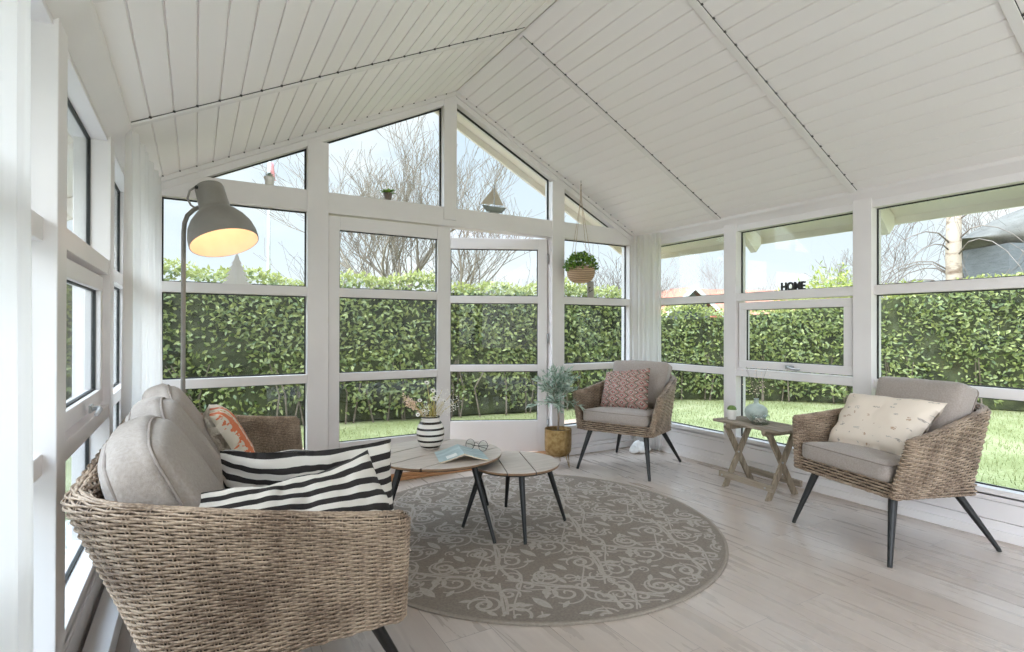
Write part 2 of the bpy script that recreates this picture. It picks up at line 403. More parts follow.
for side, wn in ((1, 'right'), (-1, 'left')):
    w = MB()
    lbox(w, side, .02, .12, YB, YF+.12, -.02, Z_S-.04)           # parapet behind the cladding
    for k, (z0, z1) in enumerate(((0.0, .105), (.108, .213), (.216, Z_S-.03))):
        lbox(w, side, .0+.0, .03, YB, YF, z0, z1)
    lbox(w, side, 0, .13, YB, YF+.12, Z_TOP+.0, 2.17)
    wall = struct(w.build('wall_'+wn, M['white'], bevel=.003))
    p = MB()
    for a, b_ in POSTS: lbox(p, side, -.012, .12, a, b_, Z_S-.03, 2.15)
    lbox(p, side, -.005, .12, 4.0, YF+.12, 0, 2.15)
    for a, b_ in POSTS: lbox(p, side, -.006, .0, a, b_, 0, Z_S)
    if side < 0:
        pl = MB(); lbox(pl, side, -.085, -.0145, YB, YF-.06, 0, .11); lbox(pl, side, -.092, -.0145, YB, YF-.06, .11, .125); pl.build('plinth', M['trimw'], wall, bevel=.003)
    p.build('post', M['trimw'], wall, bevel=.004)
    bb = MB(); lbox(bb, side, -.014, .0, YB, YF, 0, .055); struct(bb.build('baseboard_'+wn, M['trimw'], bevel=.003))
    for bi, (y0, y1) in enumerate(BAYS):
        win_no[0] += 1
        f = MB()
        # rails
        lbox(f, side, .0, .11, y0, y1, Z_S-.045, Z_S)
        sash = bi == 1; rd = -.006 if sash else .018
        lbox(f, side, rd, .10, y0, y1, Z_L0, Z_L1)
        lbox(f, side, rd, .10, y0, y1, Z_M0, Z_M1)
        fr = struct(f.build('window_%d' % win_no[0], M['trimw'], bevel=.003))
        g = MB(); q = MB()
        zs = [(Z_S, Z_L0), (Z_L1, Z_M0), (Z_M1, Z_TOP)]
        for zi, (z0, z1) in enumerate(zs):
            if sash and zi == 1: continue
            pane_frame(g, side, y0, y1, z0, z1, .007, .060, .074)
            q2 = MB(); lbox(q2, side, .065, .069, y0+.004, y1-.004, z0+.004, z1-.004); q2.build('pane', M['glass'], fr)
        g.build('gasket', M['gasket'], fr)
        if sash:
            s_ = MB(); pane_frame(s_, side, y0+.012, y1-.012, Z_L1+.012, Z_M0-.012, .062, .012, .07)
            sh = s_.build('sash', M['white'], fr, bevel=.004)
            g = MB(); pane_frame(g, side, y0+.073, y1-.073, Z_L1+.073, Z_M0-.073, .006, .03, .045); g.build('sash_gasket', M['gasket'], sh)
            q2 = MB(); lbox(q2, side, .035, .039, y0+.075, y1-.075, Z_L1+.075, Z_M0-.075); q2.build('pane', M['glass'], sh)
            # handle in the middle of the bottom rail
            h = MB(); yc = (y0+y1)/2; zc_ = Z_L1+.042; xs = XR if side > 0 else XL; sg = -side
            h.box((min(xs-side*.012, xs-side*.004), yc-.028, zc_-.014), (max(xs-side*.012, xs+side*.012), yc+.028, zc_+.014))
            h.tube([(xs-side*.008, yc, zc_), (xs-side*.03, yc, zc_), (xs-side*.036, yc-.015, zc_-.004), (xs-side*.034, yc-.07, zc_-.012), (xs-side*.036, yc-.105, zc_-.01)], [.009, .008, .009, .0085, .006], 8)
            h.build('handle', M['steel'], sh, smooth=True, auto=40)

# gable wall
def gbox(mb, x0, x1, z0, z1, d0=0, d1=.1): mb.box((x0, YF+d0, z0), (x1, YF+d1, z1))
def ztop(x): return 3.095-(SL if x < XA else SLR)*abs(x-XA)
gw = MB()
gw.prism([(XL-.1, 2.05), (XL-.1, 2.16), (XL, zc(XL)+.02), (XA, ZA+.06), (XR, zc(XR)+.02), (XR+.1, 2.16), (XR+.1, 2.05), (3.78, 2.05), (3.78, 2.09),
          ], 'y', YF+.0, YF+.0001) if False else None
# raking heads (follow the slopes), transom, posts
for sg, xe in ((1, XR+.1), (-1, XL-.1)):
    gw.prism([(XA, ZA+.03), (xe, zc(xe)+.03), (xe, ztop(xe)), (XA, ztop(XA))], 'y', YF-.006, YF+.112)
gbox(gw, XL-.1, XR+.1, 2.05, 2.205, 0, .12)
for (xa, xb) in ((.70, .847), (2.86, 3.0)):
    gbox(gw, xa, xb, 0, min(zc(xa), zc(xb))-.036, -.012, .11)
gbox(gw, XL-.1, -.19, 0, 2.1, -.004, .12); gbox(gw, 3.828, XR+.1, 0, 2.1, -.004, .12)
gw.prism([(1.77, 2.1), (1.885, 2.1), (1.885, ZA), (1.77, ZA-.03)], 'y', YF-.012, YF+.11)
for (xa, xb) in ((-.19, .70), (3.0, 3.828)):
    for z0, z1 in ((0.0, .09), (.093, .183), (.186, .245)): gbox(gw, xa, xb, z0, z1, 0.0, .03)
    gbox(gw, xa, xb, 0, .25, .03, .1)
gable = struct(gw.build('wall_back', M['white'], bevel=.003))
bb = MB(); bb.box((XL, YF-.05, 0), (.85, YF, .06)); bb.box((2.86, YF-.05, 0), (XR, YF, .06)); struct(bb.build('baseboard_back', M['trimw'], bevel=.006))
def gpane_frame(mb, x0, x1, z0, z1, t, d0, d1):
    gbox(mb, x0, x1, z0, z0+t, d0, d1); gbox(mb, x0, x1, z1-t, z1, d0, d1)
    gbox(mb, x0, x0+t, z0+t, z1-t, d0, d1); gbox(mb, x1-t, x1, z0+t, z1-t, d0, d1)
for (xa, xb) in ((-.19, .70), (3.0, 3.828)):
    win_no[0] += 1
    f = MB(); gbox(f, xa, xb, .245, .27, -.01, .1); gbox(f, xa, xb, .795, .857, -.004, .09); gbox(f, xa, xb, 1.43, 1.497, -.004, .09)
    fr = struct(f.build('window_%d' % win_no[0], M['trimw'], bevel=.003))
    g = MB()
    for z0, z1 in ((.27, .795), (.857, 1.43), (1.497, 2.05)):
        gpane_frame(g, xa, xb, z0, z1, .009, .055, .068)
        q = MB(); gbox(q, xa+.003, xb-.003, z0+.003, z1-.003, .06, .064); q.build('pane', M['glass'], fr)
    g.build('gasket', M['gasket'], fr)
# four windows in the gable triangle
def poly_window(poly):
    win_no[0] += 1
    cx = sum(p[0] for p in poly)/len(poly); cz = sum(p[1] for p in poly)/len(poly)
    n = len(poly); inner = []
    # inset polygon
    for i in range(n):
        p0, p1, p2 = Vector(poly[i-1]), Vector(poly[i]), Vector(poly[(i+1) % n])
        e1 = (p1-p0).normalized(); e2 = (p2-p1).normalized()
        n1 = Vector((-e1.y, e1.x)); n2 = Vector((-e2.y, e2.x)); t = .012
        bis = (n1+n2); bis = bis/max(bis.dot(n1), .3)
        inner.append(p1+bis*t)
    g = MB(); vs = []
    for y in (YF+.054, YF+.068):
        vs += [(p[0], y, p[1]) for p in poly] + [(p[0], y, p[1]) for p in inner]
    fs = []
    for i in range(n):
        j = (i+1) % n
        fs += [(i, j, n+j, n+i), (2*n+i, 3*n+i, 3*n+j, 2*n+j), (n+i, n+j, 3*n+j, 3*n+i)]
    g.add(vs, fs); fr = struct(g.build('window_%d' % win_no[0], M['gasket']))
    q = MB(); q.prism(poly, 'y', YF+.059, YF+.063); q.build('pane', M['glass'], fr)
zb = 2.205
xl0 = XA-(3.095-zb)/SL; xr0 = XA+(3.095-zb)/SLR
poly_window([(xl0, zb), (.70, zb), (.70, ztop(.70))])
poly_window([(.847, zb), (1.77, zb), (1.77, ztop(1.77)), (.847, ztop(.847))])
poly_window([(1.885, zb), (2.86, zb), (2.86, ztop(2.86)), (1.885, ztop(1.885))])
poly_window([(3.0, zb), (xr0, zb), (3.0, ztop(3.0))])

# door leaves: the left one shut, the right one pushed a little outwards
def door_leaf(name, w, stile_l, stile_r, loc, rz, mirror):
    s = -1 if mirror else 1
    f = MB(); y0, y1 = 0, .055
    def B(a, b_, z0, z1): f.box((min(s*a, s*b_), y0, z0), (max(s*a, s*b_), y1, z1))
    H = 2.035
    B(0, stile_l, .045, H); B(w-stile_r, w, .045, H); B(stile_l, w-stile_r, H-.10, H); B(stile_l, w-stile_r, .045, .335)
    B(stile_l, w-stile_r, .795, .857); B(stile_l, w-stile_r, 1.43, 1.497)
    o = struct(f.build(name, M['white'], bevel=.004)); o.location = loc; o.rotation_euler = (0, 0, rz)
    g = MB()
    for z0, z1 in ((.335, .795), (.857, 1.43), (1.497, H-.10)):
        a, b_ = s*stile_l, s*(w-stile_r); a, b_ = min(a, b_), max(a, b_)
        for bx in (((a, .02, z0), (b_, .03, z0+.006)), ((a, .02, z1-.008), (b_, .03, z1)), ((a, .02, z0), (a+.006, .03, z1)), ((b_-.008, .02, z0), (b_, .03, z1))): g.box(*bx)
        q = MB(); q.box((a, .024, z0), (b_, .028, z1)); q.build('pane', M['glass'], o)
    g.build('gasket', M['gasket'], o)
    return o
d1 = door_leaf('door_1', .985, .082, .115, (.850, YF+.005, 0), 0, False)
d2 = door_leaf('door_2', .985, .085, .085, (2.842, YF+.05, 0), -math.radians(26), True)
hg = MB()
for z in (.3, 1.1, 1.85): hg.tube([(.008, -.006, z-.045), (.008, -.006, z+.045)], .008, 8)
hg.build('hinge', M['steel'], d2, smooth=True)
th = MB(); th.box((.85, YF-.055, 0), (2.86, YF+.11, .022)); th.box((.85, YF-.02, .022), (2.86, YF+.09, .045)); struct(th.build('trim_9', M['oak'], bevel=.004))

# ------------------------------------------------------------------ cushions
def vnoise(p, s, seed=0):
    from mathutils import noise
    return noise.noise(Vector((p[0]*s+seed, p[1]*s, p[2]*s)))
def crown_deform(w, d, crown, thin):
    def f(q):
        x = min(1, abs(q[0])/(w/2)); t = q[1]/d+.5
        return Vector((q[0], q[1]+crown*(1-x*x)*max(0, min(1, t))**1.5, q[2]*(1-thin*max(0, min(1, t)))))
    return f
def rounded_box(mb, w, d, h, r, puff=0, n=14, mat=None, wr=0, seed=0, puff_side=0, taper=0, deform=None):
    """puffy rounded box centred on the origin"""
    def face(ax, sg):
        def fn(u, v):
            p = [0, 0, 0]; p[ax] = sg; p[(ax+1) % 3] = (2*u-1)*sg; p[(ax+2) % 3] = 2*v-1
            hv = Vector((w/2, d/2, h/2)); q = Vector((p[0]*hv[0], p[1]*hv[1], p[2]*hv[2]))
            lim = hv - Vector((r, r, r)); c = Vector([max(-lim[i], min(lim[i], q[i])) for i in range(3)])
            dv = q-c
            if dv.length > 1e-9: q = c+dv.normalized()*r
            bx, by, bz = 1-p[0]**2, 1-p[1]**2, 1-p[2]**2
            q[2] += puff*bx**.6*by**.6*(q[2]/hv[2]) + 0
            q[0] += puff_side*by*bz*(q[0]/hv[0]); q[1] += puff_side*bx*bz*(q[1]/hv[1])
            if wr:
                k = vnoise(q, 7, seed)*wr + vnoise((q[0]*3, q[1], q[2]*2), 9, seed+5)*wr*.5
                q += q.normalized()*k
            q[0] *= 1-taper*(.5-q[1]/d)
            if deform: q = deform(q)
            return tuple(mat @ q) if mat is not None else tuple(q)
        return fn
    for ax in range(3):
        for sg in (1, -1): mb.grid(face(ax, sg), n, n)
    return mb
def piping_loop(mb, w, d, z, r, rad, mat=None, wobble=0, taper=0, deform=None):
    pts = []
    for cx, cy, a0 in ((w/2-r, d/2-r, 0), (-w/2+r, d/2-r, 90), (-w/2+r, -d/2+r, 180), (w/2-r, -d/2+r, 270)):
        for k in range(6):
            a = math.radians(a0+k*18); pts.append(Vector((cx+r*math.cos(a), cy+r*math.sin(a), z)))
    out = []
    for i in range(len(pts)):
        p, q = pts[i], pts[(i+1) % len(pts)]
        m_ = max(1, int((q-p).length/.05))
        for j in range(m_): out.append(p.lerp(q, j/m_))
    out.append(out[0])
    out = [Vector((p.x*(1-taper*(.5-p.y/d)), p.y, p.z)) for p in out]
    if deform: out = [deform(p) for p in out]
    if mat is not None: out = [mat @ p for p in out]
    mb.tube(out, rad, 6, caps=False)
    return mb
def pillow(mb, mid, thick, nu=36, nv=28, pinch=.05, wr=.006, seed=0, expo=.5, two=False):
    """knife-edge pillow on a mid surface mid(u,v) -> Vector, u,v in 0..1"""
    def mp(u, v):
        x, y = 2*u-1, 2*v-1
        x2 = x*(1-pinch*(1-y*y)); y2 = y*(1-pinch*(1-x*x))
        return mid((x2+1)/2, (y2+1)/2)
    def nrm(u, v):
        e = .01; du = mid(min(u+e, 1), v)-mid(max(u-e, 0), v); dv = mid(u, min(v+e, 1))-mid(u, max(v-e, 0))
        return du.cross(dv).normalized()
    for sg in (1, -1):
        def fn(u, v):
            x, y = 2*u-1, 2*v-1
            k = ((1-x**4)*(1-y**4))
            t = thick/2*max(k, 0)**expo
            p = mp(u, v)
            edge = (1-max(abs(x), abs(y)))
            w_ = wr*(vnoise(p, 9, seed+sg)+.6*vnoise((p[0]*2, p[1]*2, p[2]), 14, seed+3*sg))*min(1, edge*6+.15)
            rad = wr*.8*math.sin(9*math.atan2(y, x)+seed)*max(0, 1-edge*3)*(1 if edge > 1e-6 else .6)
            return tuple(p + nrm(u, v)*(sg*t + w_ + (rad if edge > 1e-6 else 0)))
        mb.grid(fn, nu, nv, mi=(1 if two and sg < 0 else 0))
    return mb
def corners_mid(tl, tr, br, bl, bow=(0, 0, 0)):
    tl, tr, br, bl, bow = map(Vector, (tl, tr, br, bl, bow))
    def mid(u, v):
        a = bl.lerp(br, u); b_ = tl.lerp(tr, u)
        return a.lerp(b_, v) + bow*(4*v*(1-v))
    return mid

# ------------------------------------------------------------------ wicker
def resample_open(pts, n):
    pts = np.array(pts, float); d = np.r_[0, np.cumsum(np.hypot(*np.diff(pts, axis=0).T))]
    t = np.linspace(0, d[-1], n); return np.c_[np.interp(t, d, pts[:, 0]), np.interp(t, d, pts[:, 1])]
def u_path(af, ab, yf, yb, rc):
    """U-shaped plan from the right arm front, round the back, to the left arm front"""
    def arc(c, a0, a1, r, k=9): return [(c[0]+r*math.cos(a), c[1]+r*math.sin(a)) for a in np.linspace(a0, a1, k)]
    ang = math.atan2(af-ab, yf-yb)
    p = [(af, yf)] + arc((ab-rc, yb+rc), 0-ang*0, -PI/2, rc)
    q = [(-x, y) for x, y in p[::-1]]
    return p+q
def loop_from_path(P, th):
    """thick closed loop round an open path P (n,2): outer side, end, inner side, end"""
    T = np.gradient(P, axis=0); T /= np.linalg.norm(T, axis=1)[:, None]
    Nn = np.c_[-T[:, 1], T[:, 0]]      # to the left of travel; path goes clockwise seen from above => this is inner or outer
    cen = P.mean(0)
    if ((P-cen)*Nn).sum() < 0: Nn = -Nn
    h = th/2
    outer = P+Nn*h; inner = P-Nn*h
    def cap(p, n_, t, s0):   # half circle from outer to inner beyond the end
        return np.array([p+n_*h*math.cos(a)+t*h*math.sin(a) for a in np.linspace(0, PI, 7)[1:-1]])
    c1 = cap(P[-1], Nn[-1], T[-1], 0); c0 = cap(P[0], Nn[0], -T[0], 0)[::-1]
    return np.vstack([outer, c1, inner[::-1], c0])
def loop_normals(L):
    T = np.roll(L, -1, 0)-np.roll(L, 1, 0); T /= np.linalg.norm(T, axis=1)[:, None]+1e-12
    Nn = np.c_[T[:, 1], -T[:, 0]]
    # orientation: signed area
    A = .5*np.sum(L[:, 0]*np.roll(L[:, 1], -1)-np.roll(L[:, 0], -1)*L[:, 1])
    return Nn if A > 0 else -Nn
def resample_closed(L, Z, n):
    C = np.vstack([L, L[:1]]); Zc = np.r_[Z, Z[:1]]
    d = np.r_[0, np.cumsum(np.hypot(*np.diff(C, axis=0).T))]
    t = np.linspace(0, d[-1], n, endpoint=False)
    return np.c_[np.interp(t, d, C[:, 0]), np.interp(t, d, C[:, 1])], np.interp(t, d, Zc)
def weave(loops, stakes, rn, rz, amp, sides=5, per=4):
    """loops: list of (XY closed loop, Z) -> woven strands"""
    n = stakes*per; Vs = []; Fs = []; o = 0
    u = np.arange(n)
    for j, (L, Z) in enumerate(loops):
        L, Z = resample_closed(L, Z, n); Nn = loop_normals(L)
        off = amp*np.cos(PI*u/per + PI*(j % 2)) + RNG.normal(0, .0003, n)
        zz = Z + RNG.normal(0, .0004, n)
        for k in range(sides):
            a = 2*PI*k/sides
            Vs.append(np.c_[L+Nn*(off+rn*math.cos(a))[:, None], zz+rz*math.sin(a)])
        idx = o+np.arange(n); nx = o+(np.arange(n)+1) % n
        for k in range(sides):
            k2 = (k+1) % sides
            Fs.append(np.c_[idx+k*n, nx+k*n, nx+k2*n, idx+k2*n])
        o += n*sides
    return np.vstack(Vs), np.vstack(Fs)
def skin(loops, n, inset):
    V = []; F = []
    for j, (L, Z) in enumerate(loops):
        L, Z = resample_closed(L, Z, n); Nn = loop_normals(L)
        V.append(np.c_[L-Nn*inset, Z])
        if j:
            i = np.arange(n); nx = (i+1) % n
            F.append(np.c_[(j-1)*n+i, (j-1)*n+nx, j*n+nx, j*n+i])
    return np.vstack(V), np.vstack(F)
def stake_tubes(loops, stakes, r, gap):
    """pairs of upright canes at each stake"""
    n = stakes
    R_ = [(resample_closed(L, Z, n)) for L, Z in loops]
    V = []; F = []; o = 0; S = 4
    for i in range(n):
        for sgn in (-1, 1):
            rows = []
            for L, Z in R_:
                t = L[(i+1) % n]-L[i-1]; t = t/(np.linalg.norm(t)+1e-9)
                nn = np.array([t[1], -t[0]])
                c = np.array([*(L[i]+t*sgn*gap), Z[i]])
                rows.append([c+np.array([*(t*r*math.cos(a)+nn*r*math.sin(a)), 0]) for a in (PI/4, 3*PI/4, 5*PI/4, 7*PI/4)])
            V += [p for r_ in rows for p in r_]
            for j in range(len(rows)-1):
                for k in range(S): F.append((o+j*S+k, o+j*S+(k+1) % S, o+(j+1)*S+(k+1) % S, o+(j+1)*S+k))
            o += len(rows)*S
    return np.array(V), np.array(F)
def wicker_tub(parent, bot, top, zb_f, zb_b, zt_f, zt_b, th=.045, pitch=.012, stake=.034, rail_h=.07, rn=.0026, rz=.0042, amp=.0036, curve=1.3, sofa=False):
    """bot/top = (a_front, a_back, y_front, y_back, corner radius)"""
    npth = 160
    PB = resample_open(u_path(*bot), npth); PT = resample_open(u_path(*top), npth)
    fy = lambda P, b: np.clip((b[2]-P[:, 1])/(b[2]-b[3]), 0, 1)
    sB = fy(PB, bot); sT = fy(PT, top)
    zB = zb_f+(zb_b-zb_f)*sB; zT = zt_f+(zt_b-zt_f)*np.clip(sT, 0, 1)**curve
    h = ((zT-zB).mean()); rows = int(h/pitch)
    def lv(v, thk, dz=0):
        P = PB*(1-v)+PT*v; Z = zB*(1-v)+zT*v+dz
        # arm fronts round off at the bottom and lean with the arm
        L = loop_from_path(P, thk)
        Zl = np.r_[Z, np.full(5, Z[-1]), Z[::-1], np.full(5, Z[0])]
        return L, Zl
    loops = [lv(j/rows, th) for j in range(rows+1)]
    for a in (12, 26, 42, 60, 76): loops.append(lv(1, th*math.cos(math.radians(a)), th*.5*math.sin(math.radians(a))))
    per = np.sum(np.hypot(*np.diff(np.vstack([loops[rows//2][0], loops[rows//2][0][:1]]), axis=0).T))
    st = int(per/stake/2)*2
    V1, F1 = weave(loops, st, rn, rz, amp)
    # top seam strands closing the rim
    LT = [lv(1, .012, th*.5)]
    V2, F2 = weave(LT, st, .005, .004, .002)
    V3, F3 = stake_tubes(loops[::3]+[loops[-1]], st, .0019, .0042)
    # seat rail ring
    rail = []
    nr = max(3, int(rail_h/pitch))
    af, ab, yf, yb, rc = bot
    ring = [(af, yf), (-af, yf), (-ab, yb), (ab, yb)]
    def rr_ring(o_, z_f, z_b):
        pts = []
        cs = [(af+o_, yf+.005), (-af-o_, yf+.005), (-ab-o_, yb), (ab+o_, yb)]
        r = .035
        for i in range(4):
            c = np.array(cs[i]); p = np.array(cs[i-1]); q = np.array(cs[(i+1) % 4])
            d1 = (p-c)/np.linalg.norm(p-c); d2 = (q-c)/np.linalg.norm(q-c)
            for t in np.linspace(0, 1, 6):
                pts.append((1-t)**2*(c+d1*r)+2*t*(1-t)*c+t*t*(c+d2*r))
        pts = np.array(pts)
        # densify the straight runs so that height follows y
        C = np.vstack([pts, pts[:1]]); d = np.r_[0, np.cumsum(np.hypot(*np.diff(C, axis=0).T))]
        t = np.linspace(0, d[-1], 120, endpoint=False); pts = np.c_[np.interp(t, d, C[:, 0]), np.interp(t, d, C[:, 1])]
        s = np.clip((yf-pts[:, 1])/(yf-yb), 0, 1)
        return pts, z_f+(z_b-z_f)*s
    for j in range(nr+1):
        k = j/nr; rail.append(rr_ring(.018-.004*k*0, zb_f+rail_h*k, zb_b+rail_h*k))
    for a in (.35, .75, 1.0): rail.insert(0, rr_ring(.018-.012*a, zb_f-.006*a, zb_b-.006*a))
    pr = 2*(af+ab)+2*(yf-yb); st2 = int(pr/stake/2)*2
    V4, F4 = weave(rail, st2, rn, rz, amp)
    off = 0; V = []; F = []
    for v_, f_ in ((V1, F1), (V2, F2), (V3, F3), (V4, F4)):
        V.append(v_); F.append(f_+off); off += len(v_)
    wk = np_obj('wicker_shell', np.vstack(V), np.vstack(F), M['wicker'], parent)
    n = 240
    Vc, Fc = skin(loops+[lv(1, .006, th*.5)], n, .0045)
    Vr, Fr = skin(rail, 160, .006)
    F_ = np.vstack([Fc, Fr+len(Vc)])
    core = np_obj('shadow_backing', np.vstack([Vc, Vr]), F_, M['wicker_core'], wk, smooth=True)  # dark backing skin that stands for the shade between strands
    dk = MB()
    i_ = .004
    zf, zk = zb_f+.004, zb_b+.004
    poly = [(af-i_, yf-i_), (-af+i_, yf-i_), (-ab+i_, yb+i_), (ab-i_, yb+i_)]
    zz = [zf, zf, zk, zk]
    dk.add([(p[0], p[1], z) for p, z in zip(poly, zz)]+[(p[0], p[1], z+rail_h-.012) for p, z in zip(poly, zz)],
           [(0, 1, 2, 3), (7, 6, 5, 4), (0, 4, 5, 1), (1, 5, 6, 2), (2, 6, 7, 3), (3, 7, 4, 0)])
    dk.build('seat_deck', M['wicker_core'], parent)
    return wk
def leg(parent, top, foot, r0=.0225, r1=.0115, mat=None):
    mb = MB(); t = Vector(top); f = Vector(foot)
    fl = Vector((0, 0, .0))
    d = (f-t).normalized()
    mb.tube([t, t.lerp(f, .5), f-d*.008], [r0, (r0+r1)/2, r1], 14)
    o = mb.build('leg', mat or M['black_metal'], parent, smooth=True, auto=50)
    g = MB(); g.tube([f-d*.012, (f.x, f.y, 0.0)], [r1*1.05, r1*.95], 12); g.build('foot_glide', M['gasket'], o, smooth=True, auto=50)
    return o

# ------------------------------------------------------------------ armchairs
def armchair(name, label, loc, fw, group, seed):
    rz = math.atan2(fw[1], fw[0])-PI/2
    t = thing(name, label, 'armchair', (loc[0], loc[1], 0), rz, group)
    # local: +x = sitter's right, +y = forward
    wicker_tub(t, (.315, .24, .345, -.30, .10), (.375, .275, .305, -.42, .15), .345, .30, .625, .755, th=.05, pitch=.0145, stake=.042, rail_h=.065, rn=.0034, rz=.0058, amp=.0048)
    for sx in (1, -1):
        leg(t, (sx*.245, .27, .35), (sx*.32, .38, .006)); leg(t, (sx*.185, -.22, .315), (sx*.31, -.375, .006))
    # seat cushion
    c = MB(); mt = Matrix.Translation((0, .075, .445)) @ Matrix.Rotation(math.radians(2.5), 4, 'X')
    rounded_box(c, .585, .57, .105, .03, puff=.018, mat=mt, n=16, wr=.003, seed=seed, puff_side=.008, taper=.33)
    sc = c.build('seat_cushion', M['grey_fab'], t, smooth=True, weld=True)
    pp = MB(); piping_loop(pp, .583, .568, .042, .035, .0035, mt, taper=.33); pp.build('piping', M['piping'], sc, smooth=True)
    # back cushion
    c = MB(); mt = Matrix.Translation((0, -.19, .69)) @ Matrix.Rotation(math.radians(108), 4, 'X')
    rounded_box(c, .53, .42, .13, .03, puff=.03, mat=mt, n=16, wr=.008, seed=seed+9, puff_side=.008, taper=.16)
    bc = c.build('back_cushion', M['grey_fab'], t, smooth=True, weld=True)
    pp = MB(); piping_loop(pp, .526, .416, .055, .035, .0035, mt, taper=.16); pp.build('piping', M['piping'], bc, smooth=True)
    return t
ch1 = armchair('wicker_armchair', 'grey wicker armchair in the far corner holding the red and grey patterned pillow', (3.29, 3.52), (-.92, -.4), 'wicker armchairs', 3)
ch2 = armchair('wicker_armchair', 'grey wicker armchair by the side window holding the cream flecked pillow', (3.465, 1.56), (-.96, .28), 'wicker armchairs', 11)
def local_mat(o): return Matrix.Translation(o.location) @ o.rotation_euler.to_matrix().to_4x4()

# patterned pillow on the corner chair
m, nt, b = new_mat('kilim_pattern_fabric')
tc = N(nt, 'ShaderNodeTexCoord')
mp = N(nt, 'ShaderNodeMapping'); mp.inputs['Scale'].default_value = (5.0, 6.0, 1); nt.links.new(tc.outputs['UV'], mp.inputs[0])
pg = N(nt, 'ShaderNodeVectorMath', operation='PINGPONG') if False else None
sx = N(nt, 'ShaderNodeSeparateXYZ'); nt.links.new(mp.outputs[0], sx.inputs[0])
fa = N(nt, 'ShaderNodeMath', operation='PINGPONG'); fa.inputs[1].default_value = .5; nt.links.new(sx.outputs['X'], fa.inputs[0])
# shift alternate columns
fl = N(nt, 'ShaderNodeMath', operation='FLOOR'); nt.links.new(sx.outputs['X'], fl.inputs[0])
hm = N(nt, 'ShaderNodeMath', operation='MULTIPLY_ADD'); hm.inputs[1].default_value = .5; nt.links.new(fl.outputs[0], hm.inputs[0]); nt.links.new(sx.outputs['Y'], hm.inputs[2])
fb = N(nt, 'ShaderNodeMath', operation='PINGPONG'); fb.inputs[1].default_value = .5; nt.links.new(hm.outputs[0], fb.inputs[0])
sm = N(nt, 'ShaderNodeMath', operation='ADD'); nt.links.new(fa.outputs[0], sm.inputs[0]); nt.links.new(fb.outputs[0], sm.inputs[1])
sn = N(nt, 'ShaderNodeTexNoise'); sn.inputs['Scale'].default_value = 55; sn.inputs['Detail'].default_value = 1; nt.links.new(tc.outputs['UV'], sn.inputs['Vector'])
mad = N(nt, 'ShaderNodeMath', operation='MULTIPLY_ADD'); mad.inputs[1].default_value = .55; nt.links.new(sn.outputs['Fac'], mad.inputs[0]); nt.links.new(sm.outputs[0], mad.inputs[2])
mul = N(nt, 'ShaderNodeMath', operation='MULTIPLY_ADD'); mul.inputs[1].default_value = 1.0; mul.inputs[2].default_value = -.25; nt.links.new(mad.outputs[0], mul.inputs[0])
kc = ramp(nt, mul.outputs[0], [(0, 'd8cfc4'), (.12, '5f5648'), (.3, '8b7d70'), (.42, 'b7746f'), (.52, '96857a'), (.66, 'c9bab0'), (.74, '5d5349'), (.86, 'b06a66'), (1, 'd8cfc4')], 'CONSTANT')
nt.links.new(kc, b.inputs['Base Color']); b.inputs['Roughness'].default_value = .95
M['kilim'] = m
L1 = local_mat(ch1)
W1 = lambda x, y, z: L1 @ Vector((x, y, z))
# local coordinates were read with +x on the sitter's right
mb = MB(); pillow(mb, corners_mid(W1(.27, -.07, .80), W1(-.15, -.07, .855), W1(-.20, .11, .515), W1(.25, .11, .50)), .13, pinch=.05, wr=.007, seed=2)
tag(mb.build('throw_pillow', M['kilim'], smooth=True, weld=True), 'square throw pillow with red and brown woven pattern on the corner armchair', 'pillow', 'throw pillows')

# cream pillow with grey flecks
m, nt, b = new_mat('cream_fleck_fabric')
tc = N(nt, 'ShaderNodeTexCoord'); mp = N(nt, 'ShaderNodeMapping'); mp.inputs['Scale'].default_value = (7, 9, 1); mp.inputs['Rotation'].default_value = (0, 0, .2); nt.links.new(tc.outputs['UV'], mp.inputs[0])
ns = N(nt, 'ShaderNodeTexNoise'); ns.inputs['Scale'].default_value = 1.7; nt.links.new(mp.outputs[0], ns.inputs['Vector'])
va = N(nt, 'ShaderNodeVectorMath', operation='ADD'); nt.links.new(mp.outputs[0], va.inputs[0]); nt.links.new(ns.outputs['Color'], va.inputs[1])
vo = N(nt, 'ShaderNodeTexVoronoi'); vo.inputs['Scale'].default_value = 1; vo.inputs['Randomness'].default_value = .8; nt.links.new(va.outputs[0], vo.inputs['Vector'])
ls = N(nt, 'ShaderNodeMath', operation='LESS_THAN'); ls.inputs[1].default_value = .19; nt.links.new(vo.outputs['Distance'], ls.inputs[0])
n3 = N(nt, 'ShaderNodeTexNoise'); n3.inputs['Scale'].default_value = 60; nt.links.new(tc.outputs['UV'], n3.inputs['Vector'])
g3 = N(nt, 'ShaderNodeMath', operation='GREATER_THAN'); g3.inputs[1].default_value = .47; nt.links.new(n3.outputs['Fac'], g3.inputs[0])
mu = N(nt, 'ShaderNodeMath', operation='MULTIPLY'); nt.links.new(ls.outputs[0], mu.inputs[0]); nt.links.new(g3.outputs[0], mu.inputs[1])
fc = ramp(nt, vo.outputs['Color'], [(0, 'a89d92'), (.4, 'b9b0a6'), (.6, 'b89a80'), (.8, '9c968f')], 'CONSTANT')
mx = N(nt, 'ShaderNodeMix', data_type='RGBA'); nt.links.new(mu.outputs[0], mx.inputs['Factor']); mx.inputs['A'].default_value = lin('e3d5c6'); nt.links.new(fc, mx.inputs['B'])
nt.links.new(mx.outputs['Result'], b.inputs['Base Color']); b.inputs['Roughness'].default_value = .95
M['cream'] = m
L2 = local_mat(ch2); W2 = lambda x, y, z: L2 @ Vector((x, y, z))
